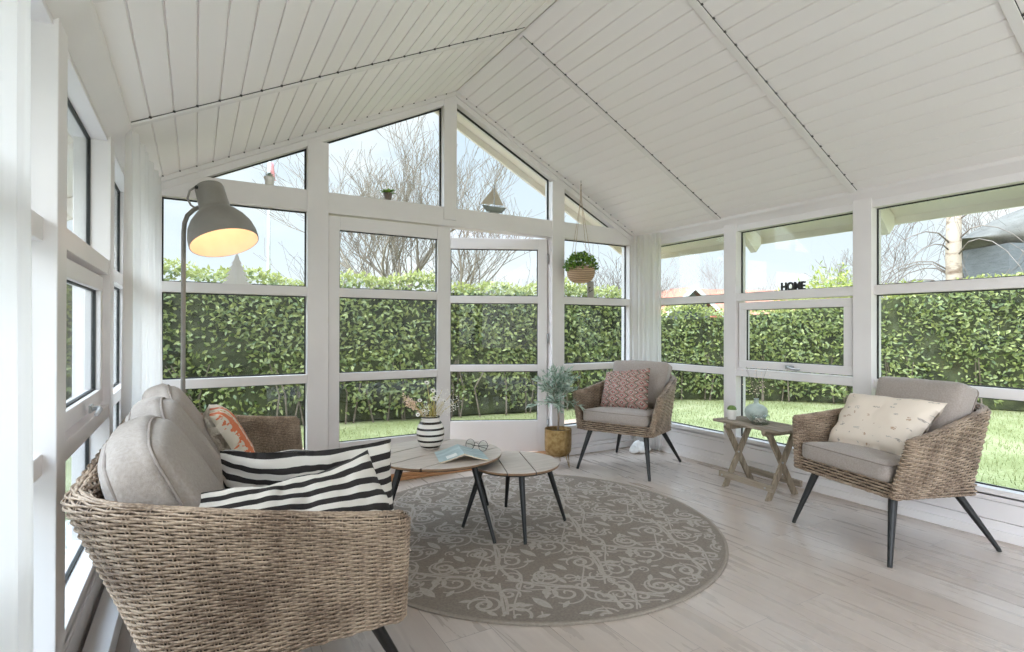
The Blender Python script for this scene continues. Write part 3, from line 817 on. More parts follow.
mb = MB(); pillow(mb, corners_mid(W2(.315, -.05, .79), W2(-.245, -.10, .80), W2(-.21, .13, .51), W2(.28, .16, .50)), .15, pinch=.05, wr=.008, seed=5)
tag(mb.build('throw_pillow', M['cream'], smooth=True, weld=True), 'cream throw pillow with small grey flecks on the armchair by the side window', 'pillow', 'throw pillows')

# ------------------------------------------------------------------ sofa (faces +X); local +y forward = world +X
sofa = thing('wicker_sofa', 'long grey-brown wicker sofa with pale grey back cushions along the left windows', 'sofa', (.13, 2.39, 0), -PI/2)
# local x = -(worldY-2.39)... rotation -90deg: local +y -> world +x, local +x -> world -y
wicker_tub(sofa, (.845, .78, .385, -.20, .10), (.93, .845, .365, -.375, .13), .345, .30, .655, .775, th=.055, pitch=.0086, stake=.037, rail_h=.08, rn=.0028, rz=.0037, amp=.0038, sofa=True)
for sx in (1, -1):
    leg(sofa, (sx*.75, .32, .345), (sx*.68, .50, .006), .02, .013); leg(sofa, (sx*.68, -.12, .31), (sx*.72, -.325, .006), .02, .013)
leg(sofa, (0, .32, .345), (0, .46, .006), .02, .013)
for k in range(3):
    xk = (k-1)*.52
    c = MB(); mt = Matrix.Translation((xk, .115, .46)); rounded_box(c, .515, .56, .12, .04, puff=.02, mat=mt, n=14, wr=.003, seed=k, puff_side=.004)
    sc = c.build('seat_cushion', M['grey_fab_light'], sofa, smooth=True, weld=True)
    pp = MB(); piping_loop(pp, .515, .56, .048, .05, .0035, mt); pp.build('piping', M['piping'], sc, smooth=True)
CW, CH, CT = .535, .43, .17
for k in range(3):
    xk = (1-k)*.535
    c = MB(); lean = 113
    mt = Matrix.Translation((xk, -.185, .678)) @ Matrix.Rotation(math.radians(k*1.5-1), 4, 'Z') @ Matrix.Rotation(math.radians(lean), 4, 'X')
    df = crown_deform(CW, CH, .05, .30)
    rounded_box(c, CW, CH, CT, .045, puff=.06, mat=mt, n=22, wr=.012, seed=20+k, puff_side=.010, deform=df)
    bc = c.build('back_cushion', M['grey_fab_light'], sofa, smooth=True, weld=True)
    for zz in (CT/2-.014, -CT/2+.014):
        pp = MB(); piping_loop(pp, CW-.020, CH-.020, zz, .04, .0042, mt, deform=df); pp.build('piping', M['piping'], bc, smooth=True)

# striped pillows, stripes run along u
mb = MB()
def mid1(u, v):
    a = Vector((.085, 2.04, .45)).lerp(Vector((.675, 1.93, .315)), u); b_ = Vector((.07, 2.0, .795)).lerp(Vector((.645, 2.0, .775)), u)
    p = a.lerp(b_, v); p.z -= .018*math.sin(PI*u)*v; p.y += .03*math.sin(PI*v)
    return p
pillow(mb, mid1, .14, 44, 32, pinch=.03, wr=.018, seed=8)
tag(mb.build('striped_pillow', M['stripe'], smooth=True, weld=True), 'black and white striped pillow standing upright behind the slumped one on the sofa', 'pillow', 'striped pillows')
mb = MB()
def mid2(u, v):
    # top edge lies flat at the left then climbs to the peak
    T0, T1, T2 = Vector((-.07, 1.66, .765)), Vector((.22, 1.74, .69)), Vector((.50, 1.80, .79))
    B0, B1, B2 = Vector((-.04, 1.60, .60)), Vector((.30, 1.56, .55)), Vector((.585, 1.60, .50))
    q = lambda a, b_, c: (1-u)**2*a+2*u*(1-u)*b_+u*u*c
    return q(B0, B1, B2).lerp(q(T0, T1, T2), v)
pillow(mb, mid2, .13, 44, 32, pinch=.03, wr=.018, seed=14)
M['stripe2'] = stripe_mat('striped_cotton_slump', 7.0, .40, .48)
tag(mb.build('striped_pillow', M['stripe2'], smooth=True, weld=True), 'black and white striped pillow slumped against the near arm of the sofa', 'pillow', 'striped pillows')

# orange and cream cushion at the far end of the sofa
m, nt, b = new_mat('orange_embroidery')
tc = N(nt, 'ShaderNodeTexCoord'); sp = N(nt, 'ShaderNodeSeparateXYZ'); nt.links.new(tc.outputs['UV'], sp.inputs[0])
wv = N(nt, 'ShaderNodeTexNoise'); wv.inputs['Scale'].default_value = 17; nt.links.new(tc.outputs['UV'], wv.inputs['Vector'])
ma = N(nt, 'ShaderNodeMath', operation='MULTIPLY_ADD'); ma.inputs[1].default_value = .35; nt.links.new(wv.outputs['Fac'], ma.inputs[0]); nt.links.new(sp.outputs['X'], ma.inputs[2])
kc = ramp(nt, ma.outputs[0], [(0, 'd6ccbd'), (.24, 'd67a54'), (.44, 'e0d7ca'), (.52, 'bf9850'), (.57, 'e0d7ca'), (.70, 'd67a54'), (.86, 'e0d7ca')], 'CONSTANT')
nt.links.new(kc, b.inputs['Base Color']); b.inputs['Roughness'].default_value = .95
vz = N(nt, 'ShaderNodeTexVoronoi'); vz.inputs['Scale'].default_value = 46; nt.links.new(tc.outputs['UV'], vz.inputs['Vector'])
bp = N(nt, 'ShaderNodeBump'); bp.inputs['Strength'].default_value = .5; bp.inputs['Distance'].default_value = .003
nt.links.new(vz.outputs['Distance'], bp.inputs['Height']); nt.links.new(bp.outputs[0], b.inputs['Normal'])
M['orange'] = m
mb = MB(); pillow(mb, corners_mid((.055, 2.76, .80), (.06, 3.12, .81), (.23, 3.12, .50), (.225, 2.76, .50)), .15, pinch=.03, wr=.005, seed=31, two=True)
M['knit'] = noise_mat('cream_knit', 'c9bfae', 'd8cfc0', 60, rough=.95, bump=.8, bscale=120)
tag(mb.build('throw_pillow', [M['orange'], M['knit']], smooth=True, weld=True), 'cream knitted pillow with orange embroidery at the far end of the sofa', 'pillow', 'throw pillows')

# ------------------------------------------------------------------ rug: round, taupe, light scrolls
RC, RR = (1.77, 2.765), 1.12
m = noise_mat('rug_taupe', '81766c', '8e8378', 90, rough=1, bump=.5, bscale=300); M['rug'] = m
M['rug_light'] = noise_mat('rug_scroll', 'a89d93', 'b3a89e', 80, rough=1, bump=.4, bscale=300)
M['rugedge'] = noise_mat('rug_binding', '8f8478', '9a8f83', 80, rough=1)
rg = MB()
prof = [(0.0001, .0085), (.3, .0085), (.6, .0085), (.9, .0085), (RR-.018, .0085)]
rg.lathe(prof, 96)
rg.lathe([(RR-.018, .0085), (RR-.015, .011), (RR-.006, .011), (RR, .007), (RR, .0005), (.001, .0005)], 96, mi=2)
rk = [0]
def ribbon(pts, w):
    rk[0] += 1; w = w*1.25
    pts = [p for p in pts]
    n = len(pts); vs = []
    if n < 2: return
    for i in range(n):
        a = Vector(pts[max(i-1, 0)]); b_ = Vector(pts[min(i+1, n-1)]); d = (b_-a)
        if d.length < 1e-6: d = Vector((1, 0))
        d.normalize(); nn = Vector((-d.y, d.x)); ww = w*(.45+.55*math.sin(PI*min(1, (i+.6)/n)))
        p = Vector(pts[i])
        for s in (1, -1):
            q = p+nn*s*ww/2
            if q.length > RR-.03: q = q.normalized()*(RR-.03)
            vs.append((q.x, q.y, .0090+rk[0]*1.2e-6))
    fs = [(2*i, 2*i+1, 2*i+3, 2*i+2) for i in range(n-1) if Vector(pts[i]).length < RR-.035 and Vector(pts[i+1]).length < RR-.035]
    rg.add(vs, fs, mi=1)
def spiral(cx, cy, r0, a0, turns, dr, w):
    pts = []
    k = int(turns*18)
    for i in range(k+1):
        t = i/k; a = a0+dr*turns*2*PI*t; r = r0*(1-.93*t)
        pts.append((cx+r*math.cos(a), cy+r*math.sin(a)))
    ribbon(pts, w)
def petal(cx, cy, a, L, w):
    vs = []
    for t in (0, .25, .5, .75, 1): 
        s = math.sin(PI*t)**.8*w/2; c, s_ = math.cos(a), math.sin(a)
        vs.append((cx+L*t*c-s*s_, cy+L*t*s_+s*c)); vs.append((cx+L*t*c+s*s_, cy+L*t*s_-s*c))
    if max(math.hypot(*v_) for v_ in vs) > RR-.035: return
    rk[0] += 1
    rg.add([(x, y, .0090+rk[0]*1.2e-6) for x, y in vs], [(2*i, 2*i+1, 2*i+3, 2*i+2) for i in range(4)], mi=1)
MS = 1.25; CW_ = .44; rot = math.radians(12)
for gx in range(-4, 5):
    for gy in range(-4, 5):
        for (ox, oy, fl_) in ((0, 0, 1), (.5, .5, -1)):
            X0, Y0 = (gx+ox)*CW_*1.15*MS, (gy+oy)*CW_*1.5*MS
            if math.hypot(X0, Y0) > RR+.35: continue
            def T(x, y):
                x, y = x*MS, y*MS
                return ((X0+x)*math.cos(rot)-(Y0+y)*math.sin(rot), (X0+x)*math.sin(rot)+(Y0+y)*math.cos(rot))
            for mx_ in (1, -1):
                for (sx_, sy_, r_, a_, tn, dd) in ((.115, .08, .078, 200, 1.9, 1), (.10, -.12, .062, 120, 1.7, -1), (.20, -.03, .042, 60, 1.4, 1), (.045, .215, .045, 250, 1.5, -1), (.165, .22, .05, 10, 1.5, 1), (.055, -.245, .04, 90, 1.3, 1), (.185, -.205, .036, 300, 1.3, -1)):
                    cx, cy = T(mx_*sx_, sy_)
                    a0 = math.radians(a_) if mx_ > 0 else PI-math.radians(a_)
                    spiral(cx, cy, r_*MS, a0+rot, tn, dd*mx_, .0125)
                pts = []
                for i in range(15):
                    t = i/14; pts.append(T(mx_*(.02+.20*math.sin(t*PI)*.9+.02*math.sin(6*t)), -.30+.6*t))
                ribbon(pts, .014)
                pts = [T(mx_*(.235-.12*math.cos(t*PI*2)), -.27+.54*t) for t in [i/14 for i in range(15)]]
                ribbon(pts, .008)
                for (px, py, pa, pl) in ((.03, .10, 40, .07), (.03, .02, 20, .055), (.04, -.04, -30, .055), (.17, .13, 80, .05), (.15, -.16, -60, .05), (.21, .09, 20, .05)):
                    cx, cy = T(mx_*px, py); aa = math.radians(pa) if mx_ > 0 else PI-math.radians(pa)
                    petal(cx, cy, aa+rot, pl*MS, .026)
            petal(*T(0, .04), PI/2+rot, .13, .045); petal(*T(0, -.05), -PI/2+rot, .10, .04)
rr2 = random.Random(9)
for k in range(110):
    a_ = rr2.uniform(0, 2*PI); d_ = RR*math.sqrt(rr2.random())*.97
    cx, cy = d_*math.cos(a_), d_*math.sin(a_)
    spiral(cx, cy, rr2.uniform(.03, .055), rr2.uniform(0, 6.28), 1.3, rr2.choice((1, -1)), .009)
    petal(cx+.05, cy, rr2.uniform(0, 6.28), .05, .02)
rug = rg.build('round_rug', [M['rug'], M['rug_light'], M['rugedge']], smooth=False)
rug.location = (RC[0], RC[1], 0)
tag(rug, 'large round taupe rug with pale scroll pattern under the coffee tables', 'rug')
RUGZ = .0105

# ------------------------------------------------------------------ coffee tables
M['tabletop'] = noise_mat('grey_wood_laminate', 'bbb0a7', 'cac0b8', 5, stretch=(1, 9, 1), rough=.42, detail=6)
M['tableedge'] = noise_mat('brown_table_edge', '7d6148', '96795d', 12, rough=.5)
def coffee_table(label, c, r, h, ang, cuts, feet, tops, group, rot_feet, gp=.0035):
    t = thing('coffee_table', label, 'coffee table', (c[0], c[1], RUGZ), 0, group)
    hh = h-RUGZ
    # boards of a disc: strips between cut lines (u = across the boards)
    mb = MB(); ca, sa = math.cos(ang), math.sin(ang)
    edges = [-r]+list(cuts)+[r]
    for i in range(len(edges)-1):
        u0 = edges[i]+(gp if i else 0); u1 = edges[i+1]-(gp if i < len(edges)-2 else 0)
        if i == 0: u0 = -r+.0001
        if i == len(edges)-2: u1 = r-.0001
        us = np.linspace(u0, u1, 18)
        pts = [(u, math.sqrt(max(r*r-u*u, 0))) for u in us]+[(u, -math.sqrt(max(r*r-u*u, 0))) for u in us[::-1]]
        pts = [(u*ca-v_*sa, u*sa+v_*ca) for u, v_ in pts]
        n = len(pts); z0, z1 = hh-.016, hh
        vs = [(x*.994, y*.994, z0) for x, y in pts]+[(x, y, z1-.004) for x, y in pts]+[(x*.997, y*.997, z1) for x, y in pts]
        fs = [tuple(range(n))[::-1]]; mi = [1]
        mb.add(vs, [tuple(range(n-1, -1, -1))], mi=1); o = len(mb.v)-len(vs)
        mb.f += [tuple(o+q for q in f) for f in [(k, (k+1) % n, n+(k+1) % n, n+k) for k in range(n)]]; mb.mi += [1]*n
        mb.f += [tuple(o+q for q in f) for f in [(n+k, n+(k+1) % n, 2*n+(k+1) % n, 2*n+k) for k in range(n)]]; mb.mi += [0]*n
        mb.f += [tuple(o+q for q in range(2*n, 3*n))]; mb.mi += [0]
    mb.build('tabletop', [M['tabletop'], M['tableedge']], t)
    ul_ = MB(); ul_.lathe([(.001, hh-.012), (r*.98, hh-.012), (r*.98, hh-.006), (.001, hh-.006)], 48); ul_.build('seam_shade_disc', M['black_metal'], t)  # black disc added so the gaps between boards look shaded
    rim = MB(); rim.lathe([(.001, hh-.0165), (r*.9, hh-.0165), (r*.9, hh-.03), (r*.85, hh-.03), (r*.85, hh-.02), (.001, hh-.02)], 48); rim.build('support_ring', M['black_metal'], t)
    for k in range(4):
        a = rot_feet+k*PI/2
        leg(t, (tops*math.cos(a), tops*math.sin(a), hh-.02), (feet*math.cos(a), feet*math.sin(a), .004), .0185, .0095)
    return t
a2 = math.atan2(2.503-2.80, 1.551-1.66)
coffee_table('smaller lower round coffee table with grey board top and black legs', (1.675, 2.80), .268, .39, math.atan2(.535, .196)-PI/2, (-.02, .14) if 0 else (-.09, .075), .315, .20, 'coffee tables', a2)
a1 = math.atan2(2.588-3.015, 1.379-1.22)
coffee_table('larger higher round coffee table carrying the striped vase and open book', (1.27, 3.03), .385, .447, math.radians(-68), (-.2, .0, .2), .455, .29, 'coffee tables', a1, .006)
T1Z = .447

# vase with stripes
def vase_prof(s=1.0): return [(.001, 0), (.045, 0), (.055, .006), (.078, .045), (.086, .085), (.086, .115), (.078, .148), (.064, .170), (.054, .178), (.056, .19), (.058, .202), (.052, .203), (.048, .19), (.045, .175), (.06, .15), (.07, .11), (.06, .05), (.001, .03)]
m, nt, b = new_mat('striped_glaze')
tc = N(nt, 'ShaderNodeTexCoord'); sp = N(nt, 'ShaderNodeSeparateXYZ'); nt.links.new(tc.outputs['Object'], sp.inputs[0])
a = N(nt, 'ShaderNodeMath', operation='MULTIPLY_ADD'); a.inputs[1].default_value = 1/.0365; a.inputs[2].default_value = .28; nt.links.new(sp.outputs['Z'], a.inputs[0])
f = N(nt, 'ShaderNodeMath', operation='FRACT'); nt.links.new(a.outputs[0], f.inputs[0])
l = N(nt, 'ShaderNodeMath', operation='GREATER_THAN'); l.inputs[1].default_value = .64; nt.links.new(f.outputs[0], l.inputs[0])
mx = N(nt, 'ShaderNodeMix', data_type='RGBA'); nt.links.new(l.outputs[0], mx.inputs['Factor']); mx.inputs['A'].default_value = lin('e2ddd6'); mx.inputs['B'].default_value = lin('2e2a28')
nt.links.new(mx.outputs['Result'], b.inputs['Base Color']); b.inputs['Roughness'].default_value = .25
M['vase'] = m
VX, VY = 1.265, 3.14
vt = thing('flower_vase', 'rounded white vase with black stripes holding dried flowers on the coffee table', 'vase', (VX, VY, T1Z))
v_ = MB(); v_.lathe(vase_prof(), 40); v_.build('vase_body', M['vase'], vt, smooth=True)
M['stem'] = noise_mat('dry_stem', 'b9a85c', 'cdbd7a', 20, rough=.8)
M['petal'] = noise_mat('white_petal', 'efebe6', 'faf7f4', 20, rough=.7)
M['petal_peach'] = noise_mat('peach_petal', 'e3c7ae', 'f0dccb', 20, rough=.7)
M['heart'] = noise_mat('flower_heart', '5c5a46', '77745c', 60, rough=.9)
def leaves_np(P, D, Nn, L, W, curl=.15):
    """P base points, D unit direction, Nn unit normal, arrays; 5-vertex leaves folded on the midrib"""
    S = np.cross(D, Nn); S /= np.linalg.norm(S, axis=1)[:, None]+1e-9
    L = L[:, None]; W = W[:, None]
    b0 = P; tip = P+D*L-Nn*L*curl; mid = P+D*L*.5-Nn*W*.12; l = P+D*L*.45+S*W*.5+Nn*W*.12; r = P+D*L*.45-S*W*.5+Nn*W*.12
    V = np.stack([b0, l, mid, r, tip], 1).reshape(-1, 3); n = len(P); o = np.arange(n)[:, None]*5
    F = np.concatenate([o+np.array([[0, 2, 1]]), o+np.array([[0, 3, 2]]), o+np.array([[1, 2, 4]]), o+np.array([[2, 3, 4]])], 0)
    return V, F
def unit(a): return a/(np.linalg.norm(a, axis=1)[:, None]+1e-9)
def flower(parent, top, lean, r, kind):
    s_ = MB(); p0 = Vector((0.01*random.uniform(-1, 1), .01*random.uniform(-1, 1), .12)); p1 = Vector(top)
    pm = p0.lerp(p1, .5)+Vector((0, 0, .03)); s_.tube([p0, p0.lerp(pm, .6), pm, pm.lerp(p1, .6), p1], .0013, 5)
    st = s_.build('flower_stem', M['stem'], parent, smooth=True)
    h = MB()
    if kind == 'daisy':
        d = (p1-p0).normalized()+Vector(lean); d.normalize(); q = d.to_track_quat('Z', 'Y').to_matrix()
        for k in range(14):
            a = 2*PI*k/14; e = q @ Vector((math.cos(a), math.sin(a), .2)); s2 = q @ Vector((-math.sin(a), math.cos(a), 0))
            h.add([p1+e*r*.2+s2*r*.08, p1+e*r*.65+s2*r*.2, p1+e*r, p1+e*r*.65-s2*r*.2, p1+e*r*.2-s2*r*.08], [(0, 1, 2, 3, 4)])
        fl_ = h.build('flower_head', M['petal'], st)
        c = MB(); c.lathe([(.001, .3*r), (.25*r, .24*r), (.32*r, .1*r), (.25*r, 0)], 10, center=p1, mat=q.to_4x4()); c.build('flower_heart', M['heart'], st, smooth=True)
    else:
        for k in range(60):
            t = random.random(); c = p0.lerp(p1, .72+.28*t)+Vector((random.uniform(-1, 1), random.uniform(-1, 1), random.uniform(-1, 1)))*r*.8
            a = Vector((random.uniform(-1, 1), random.uniform(-1, 1), random.uniform(-1, 1))).normalized(); b2 = a.orthogonal().normalized(); w = .006 if kind == 'gyp' else r*.4
            h.add([c-a*w, c+b2*w*.5, c+a*w, c-b2*w*.5], [(0, 1, 2, 3)])
        hh_ = h.build('flower_head', M['petal_peach'] if kind == 'peach' else M['petal'], st)
for top, kind, r in (((-.175, -.02, .335), 'peach', .026), ((-.13, 0, .31), 'peach', .024), ((.012, -.01, .36), 'daisy', .020), ((.065, .03, .31), 'daisy', .021), ((.03, .02, .305), 'daisy', .022),
                     ((-.025, .0, .41), 'daisy', .018), ((.085, -.02, .29), 'daisy', .016), ((-.06, .03, .30), 'daisy', .016), ((.09, .03, .36), 'gyp', .035), ((.19, .0, .29), 'gyp', .04), ((-.09, -.02, .22), 'daisy', .015), ((.15, .02, .33), 'gyp', .05), ((-.05, -.03, .27), 'gyp', .03), ((.12, 0, .25), 'gyp', .035), ((-.08, .0, .25), 'peach', .016)):
    flower(vt, top, (0, -1.0, .1), r, kind)
# soft filler sprigs
sg_ = MB()
for k in range(26):
    a = random.uniform(0, 2*PI); r = random.uniform(.02, .10); sg_.tube([(0, 0, .15), (r*.5*math.cos(a), r*.5*math.sin(a), .22), (r*math.cos(a), r*math.sin(a), random.uniform(.24, .31))], .0009, 3)
sg_.build('filler_sprigs', M['stem'], vt)

# open book lying face down, with glasses
bk = thing('open_book', 'open paperback lying face down with pale blue cover beside the striped vase', 'book', (1.335, 2.845, T1Z), math.radians(-16))
cv = MB(); pg_ = MB()
W_, Hh = .14, .125
def bookz(x):   # profile of the tented book across the spine
    t = min(abs(x)/W_, 1); return .040*(1-t)**1.4*(1 if t < 1 else 1)+.004
sec = [x*W_/10 for x in range(-10, 11)]
for (mbk, dz, th_) in ((cv, .0, .0015), (pg_, -.0015, .010)):
    vs = []
    k = len(sec)
    for y in (-Hh if mbk is cv else -Hh+.004, Hh if mbk is cv else Hh-.004):
        for x in sec:
            xx = x if mbk is cv else x*.975; vs.append((xx, y, bookz(x)+dz+.006*(1 if mbk is cv else 1)))
        for x in sec:
            xx = x if mbk is cv else x*.975; t = abs(x)/W_
            low = bookz(x)+dz-th_*(1 if mbk is cv else (.75))+.006
            if mbk is pg_ and t < .15: low = bookz(x)-.006
            vs.append((xx, y, max(low, .0006)))
    fs = []
    for i in range(k-1):
        fs += [(i, i+1, 2*k+i+1, 2*k+i), (k+i+1, k+i, 3*k+i, 3*k+i+1), (i+1, i, k+i, k+i+1), (2*k+i, 2*k+i+1, 3*k+i+1, 3*k+i)]
    fs += [(0, 2*k, 3*k, k), (k-1, 2*k-1, 4*k-1, 3*k-1)]
    mbk.add(vs, fs)
M['cover'] = noise_mat('blue_cover', '8fa7ae', 'bccdd1', 9, stretch=(1, 3, 1), rough=.45, lo=.3, hi=.7)
cv.build('book_cover', M['cover'], bk); pg_.build('page_block', M['paper'], bk)
M['covwhite'] = noise_mat('cover_panel', 'dfe3e4', 'e9ecec', 9, rough=.45)
pc = MB(); vs = []
for x in (-.095, -.065, -.035):
    for y in (-.11, -.045): vs.append((x, y, bookz(x)+.0072))
pc.add(vs, [(0, 2, 3, 1), (2, 4, 5, 3)]); pc.build('cover_panel', M['covwhite'], bk)
gls = thing('eyeglasses', 'thin round wire eyeglasses resting on the open book', 'glasses', (1.465, 2.90, T1Z+.012), math.radians(-60))
gls.scale = (1.3, 1.3, 1.3)
fr = MB()
for sx_ in (-1, 1):
    fr.tube([(sx_*.036+.024*math.cos(a), .0+.006*math.sin(a), .026+.023*math.sin(a)) for a in np.linspace(0, 2*PI, 25)], .0011, 6, caps=False)
fr.tube([(-.013, 0, .03), (-.006, -.002, .036), (.006, -.002, .036), (.013, 0, .03)], .0011, 6)
fr.build('frame', M['black_metal'], gls, smooth=True)
for sx_ in (-1, 1):
    tp_ = MB(); tp_.tube([(sx_*.060, 0, .028), (sx_*.062, .010, .027), (sx_*.02, .020+.006*sx_, .02), (-sx_*.045, .022+.006*sx_, .012)], .0013, 6); tp_.build('temple', M['black_metal'], gls, smooth=True)
    ln = MB(); ln.lathe([(.0005, -.0004), (.022, -.0004), (.022, .0004), (.0005, .0004)], 24, center=(sx_*.036, 0, .026), mat=Matrix.Rotation(PI/2, 4, 'X')); ln.build('lens', M['glass'], gls)

# ------------------------------------------------------------------ folding side table
m = noise_mat('weathered_wood', '7f7262', 'a89b8b', 7, stretch=(8, .6, 8), rough=.85, detail=7, bump=.4, bscale=30); M['weath'] = m
m = noise_mat('weathered_wood_up', '7c6e5c', 'a39582', 7, stretch=(8, 8, .6), rough=.85, detail=7, bump=.4, bscale=30); M['weath_up'] = m
st = thing('folding_table', 'small weathered wooden folding table with crossed legs under the side window', 'side table', (3.61, 2.50, 0), math.radians(-5))
mb = MB()
for k in range(3):
    x0 = -.155+k*.104; mb.box((x0, -.30+.004*k, .478), (x0+.101, .30-.003*k, .498))
mb.build('tabletop', M['weath'], st, bevel=.003)
for y in (-.205, .205):
    b_ = MB(); b_.prism([(-.15, .478), (.15, .478), (.15, .455), (.135, .438), (-.135, .438), (-.15, .455)], 'y', y-.02 + (.045 if y < 0 else -.045), y+.02+(.045 if y < 0 else -.045)); b_.build('batten', M['weath_up'], st, bevel=.003)
for y in (-.19, .19):
    for s_ in (1, -1):
        yy = y+s_*.012
        l_ = MB(); w_ = .026
        x0, x1 = s_*.155, -s_*.115
        l_.prism([(x0-w_, 0), (x0+w_, 0), (x1+w_, .455), (x1-w_, .455)], 'y', yy-.011, yy+.011); l_.build('leg', M['weath_up'], st, bevel=.003)
for x in (-.128, .128):
    r_ = MB(); r_.box((x-.012 - (.02 if x < 0 else -.02), -.235, .065), (x+.012-(.02 if x < 0 else -.02), .235, .112)); r_.build('stretcher', M['weath'], st, bevel=.003)
for y in (-.19, .19):
    for p_, q_ in (((-.172, y, .088), (-.176, y, .088)), ((-.03, y-.026, .255), (-.03, y-.032, .255))):
        mb = MB(); mb.tube([p_, q_], .007, 8); mb.build('bolt', M['steel'], st, smooth=True)
TZ = .498
# bottle vase
bv = thing('bottle_vase', 'round sage green bottle vase holding a thin blossom twig on the folding table', 'vase', (3.66, 2.56, TZ))
v_ = MB(); v_.lathe([(.001, 0), (.035, 0), (.045, .004), (.072, .035), (.082, .070), (.076, .100), (.050, .122), (.024, .131), (.017, .140), (.016, .165), (.019, .172), (.015, .172), (.012, .15), (.012, .13), (.001, .12)], 36); v_.build('vase_body', M['ceramic_green'], bv, smooth=True)
tw = MB()
for k in range(9):
    a = random.uniform(0, 6.28); r = random.uniform(.03, .11); tw.tube([(0, 0, .14), (r*.3*math.cos(a), r*.3*math.sin(a), .25), (r*math.cos(a), r*math.sin(a), random.uniform(.27, .42))], .001, 4)
tw.build('blossom_twig', M['twig'], bv)
bl = MB()
for k in range(90):
    a = random.uniform(0, 6.28); r = random.uniform(0, .12); c_ = Vector((r*math.cos(a), r*math.sin(a), random.uniform(.2, .42))); e = Vector((random.uniform(-1, 1), random.uniform(-1, 1), random.uniform(-1, 1))).normalized(); f2 = e.orthogonal().normalized()
    bl.add([c_-e*.006, c_+f2*.004, c_+e*.006, c_-f2*.004], [(0, 1, 2, 3)])
bl.build('blossom', M['petal_peach'], bv)
# white cactus pot
cp = thing('cactus_pot', 'small white pot with a green cactus on the folding table', 'plant pot', (3.575, 2.71, TZ))
v_ = MB(); v_.lathe([(.001, 0), (.026, 0), (.030, .004), (.036, .055), (.041, .056), (.042, .075), (.037, .076), (.035, .06), (.001, .058)], 28); v_.build('pot', M['ceramic_white'], cp, smooth=True, auto=40)
v_ = MB(); v_.lathe([(.036, .062), (.036, .074), (.03, .094), (.018, .105), (.001, .108)], 20); v_.build('cactus', M['cactus'], cp, smooth=True)
# glass jar with shells
gj = thing('glass_bowl', 'low clear glass bowl of pebbles beside the sage vase', 'bowl', (3.575, 2.47, TZ))
v_ = MB(); v_.lathe([(.001, .001), (.048, .001), (.053, .006), (.054, .055), (.050, .062), (.047, .055), (.047, .010), (.001, .008)], 32); v_.build('bowl', M['jar_glass'], gj, smooth=True); gj.scale = (1.2, 1.2, 1.15)
M['peb'] = noise_mat('pebble', 'b0a294', 'e0d8ce', 12, rough=.6)
pb = MB()
for k in range(34):
    a = random.uniform(0, 6.28); r = random.uniform(0, .034); z = .014+random.uniform(0, .024); s_ = random.uniform(.006, .010)
    pb.lathe([(.0005, -s_*.6), (s_*.8, -s_*.3), (s_, 0), (s_*.8, s_*.3), (.0005, s_*.6)], 7, center=(r*math.cos(a), r*math.sin(a), z))
pb.build('pebbles', M['peb'], gj, smooth=True)['kind'] = 'stuff'

# ------------------------------------------------------------------ brass planter with olive tree
pt = thing('brass_planter', 'hammered brass planter on thin legs holding a small olive tree by the door', 'planter', (2.73, 3.83, 0))
v_ = MB(); v_.lathe([(.001, .085), (.05, .085), (.095, .100), (.114, .135), (.117, .19), (.117, .325), (.111, .325), (.110, .29), (.001, .285)], 44); v_.build('pot', M['brass'], pt, smooth=True, auto=50)
v_ = MB(); v_.lathe([(.001, .300), (.06, .298), (.109, .292)], 24); v_.build('soil', M['soil'], pt, smooth=True)
for k in range(3):
    a = math.radians(-75+k*120); c_, s_ = math.cos(a), math.sin(a)
    l_ = MB(); l_.tube([(.098*c_-.02*s_, .098*s_+.02*c_, .115), (.125*c_, .125*s_, .005), (.098*c_+.02*s_, .098*s_-.02*c_, .115)], .004, 6); l_.build('leg', M['brass'], pt, smooth=True)
ot = thing('olive_tree', 'small potted olive tree with slender grey-green leaves in the brass planter', 'tree', (2.73, 3.83, .29))
tk = MB(); tk.tube([(0, 0, -.0), (.006, 0, .12), (-.002, .004, .25), (.004, 0, .40)], [.009, .008, .007, .005], 8)
br_tips = []
for k in range(46):
    a = random.uniform(0, 2*PI); el = random.uniform(-.4, 1.4); L = random.uniform(.13, .27)
    p0 = Vector((0, 0, random.uniform(.24, .40))); d = Vector((math.cos(a)*math.cos(el), math.sin(a)*math.cos(el)*.8, math.sin(el)+.25)).normalized()
    if p0.y+d.y*L > .20: d.y *= .4
    p1 = p0+d*L*.6+Vector((0, 0, .02)); p2 = p0+d*L+Vector((0, 0, -.01)); tk.tube([p0, p1, p2], [.003, .002, .0012], 4)
    br_tips += [(p0, p1), (p1, p2), (p0.lerp(p1, .5), p2)]
tk.build('trunk', M['bark'], ot, smooth=True)
P = []; D = []
for a_, b_ in br_tips:
    for k in range(10):
        t = random.random(); P.append(a_.lerp(b_, t)); d = (b_-a_).normalized()+Vector((random.gauss(0, .7), random.gauss(0, .7), random.gauss(0, .6))); D.append(d.normalized())
P = np.array(P); D = unit(np.array(D)); Nn = unit(np.cross(D, unit(RNG.normal(size=D.shape))))
V, F = leaves_np(P, D, Nn, RNG.uniform(.04, .07, len(P)), RNG.uniform(.011, .016, len(P)))
np_obj('leaves', V, F, M['leaf_olive'], ot, smooth=False, tint=np.repeat(RNG.random(len(P)), 5))['kind'] = 'stuff'

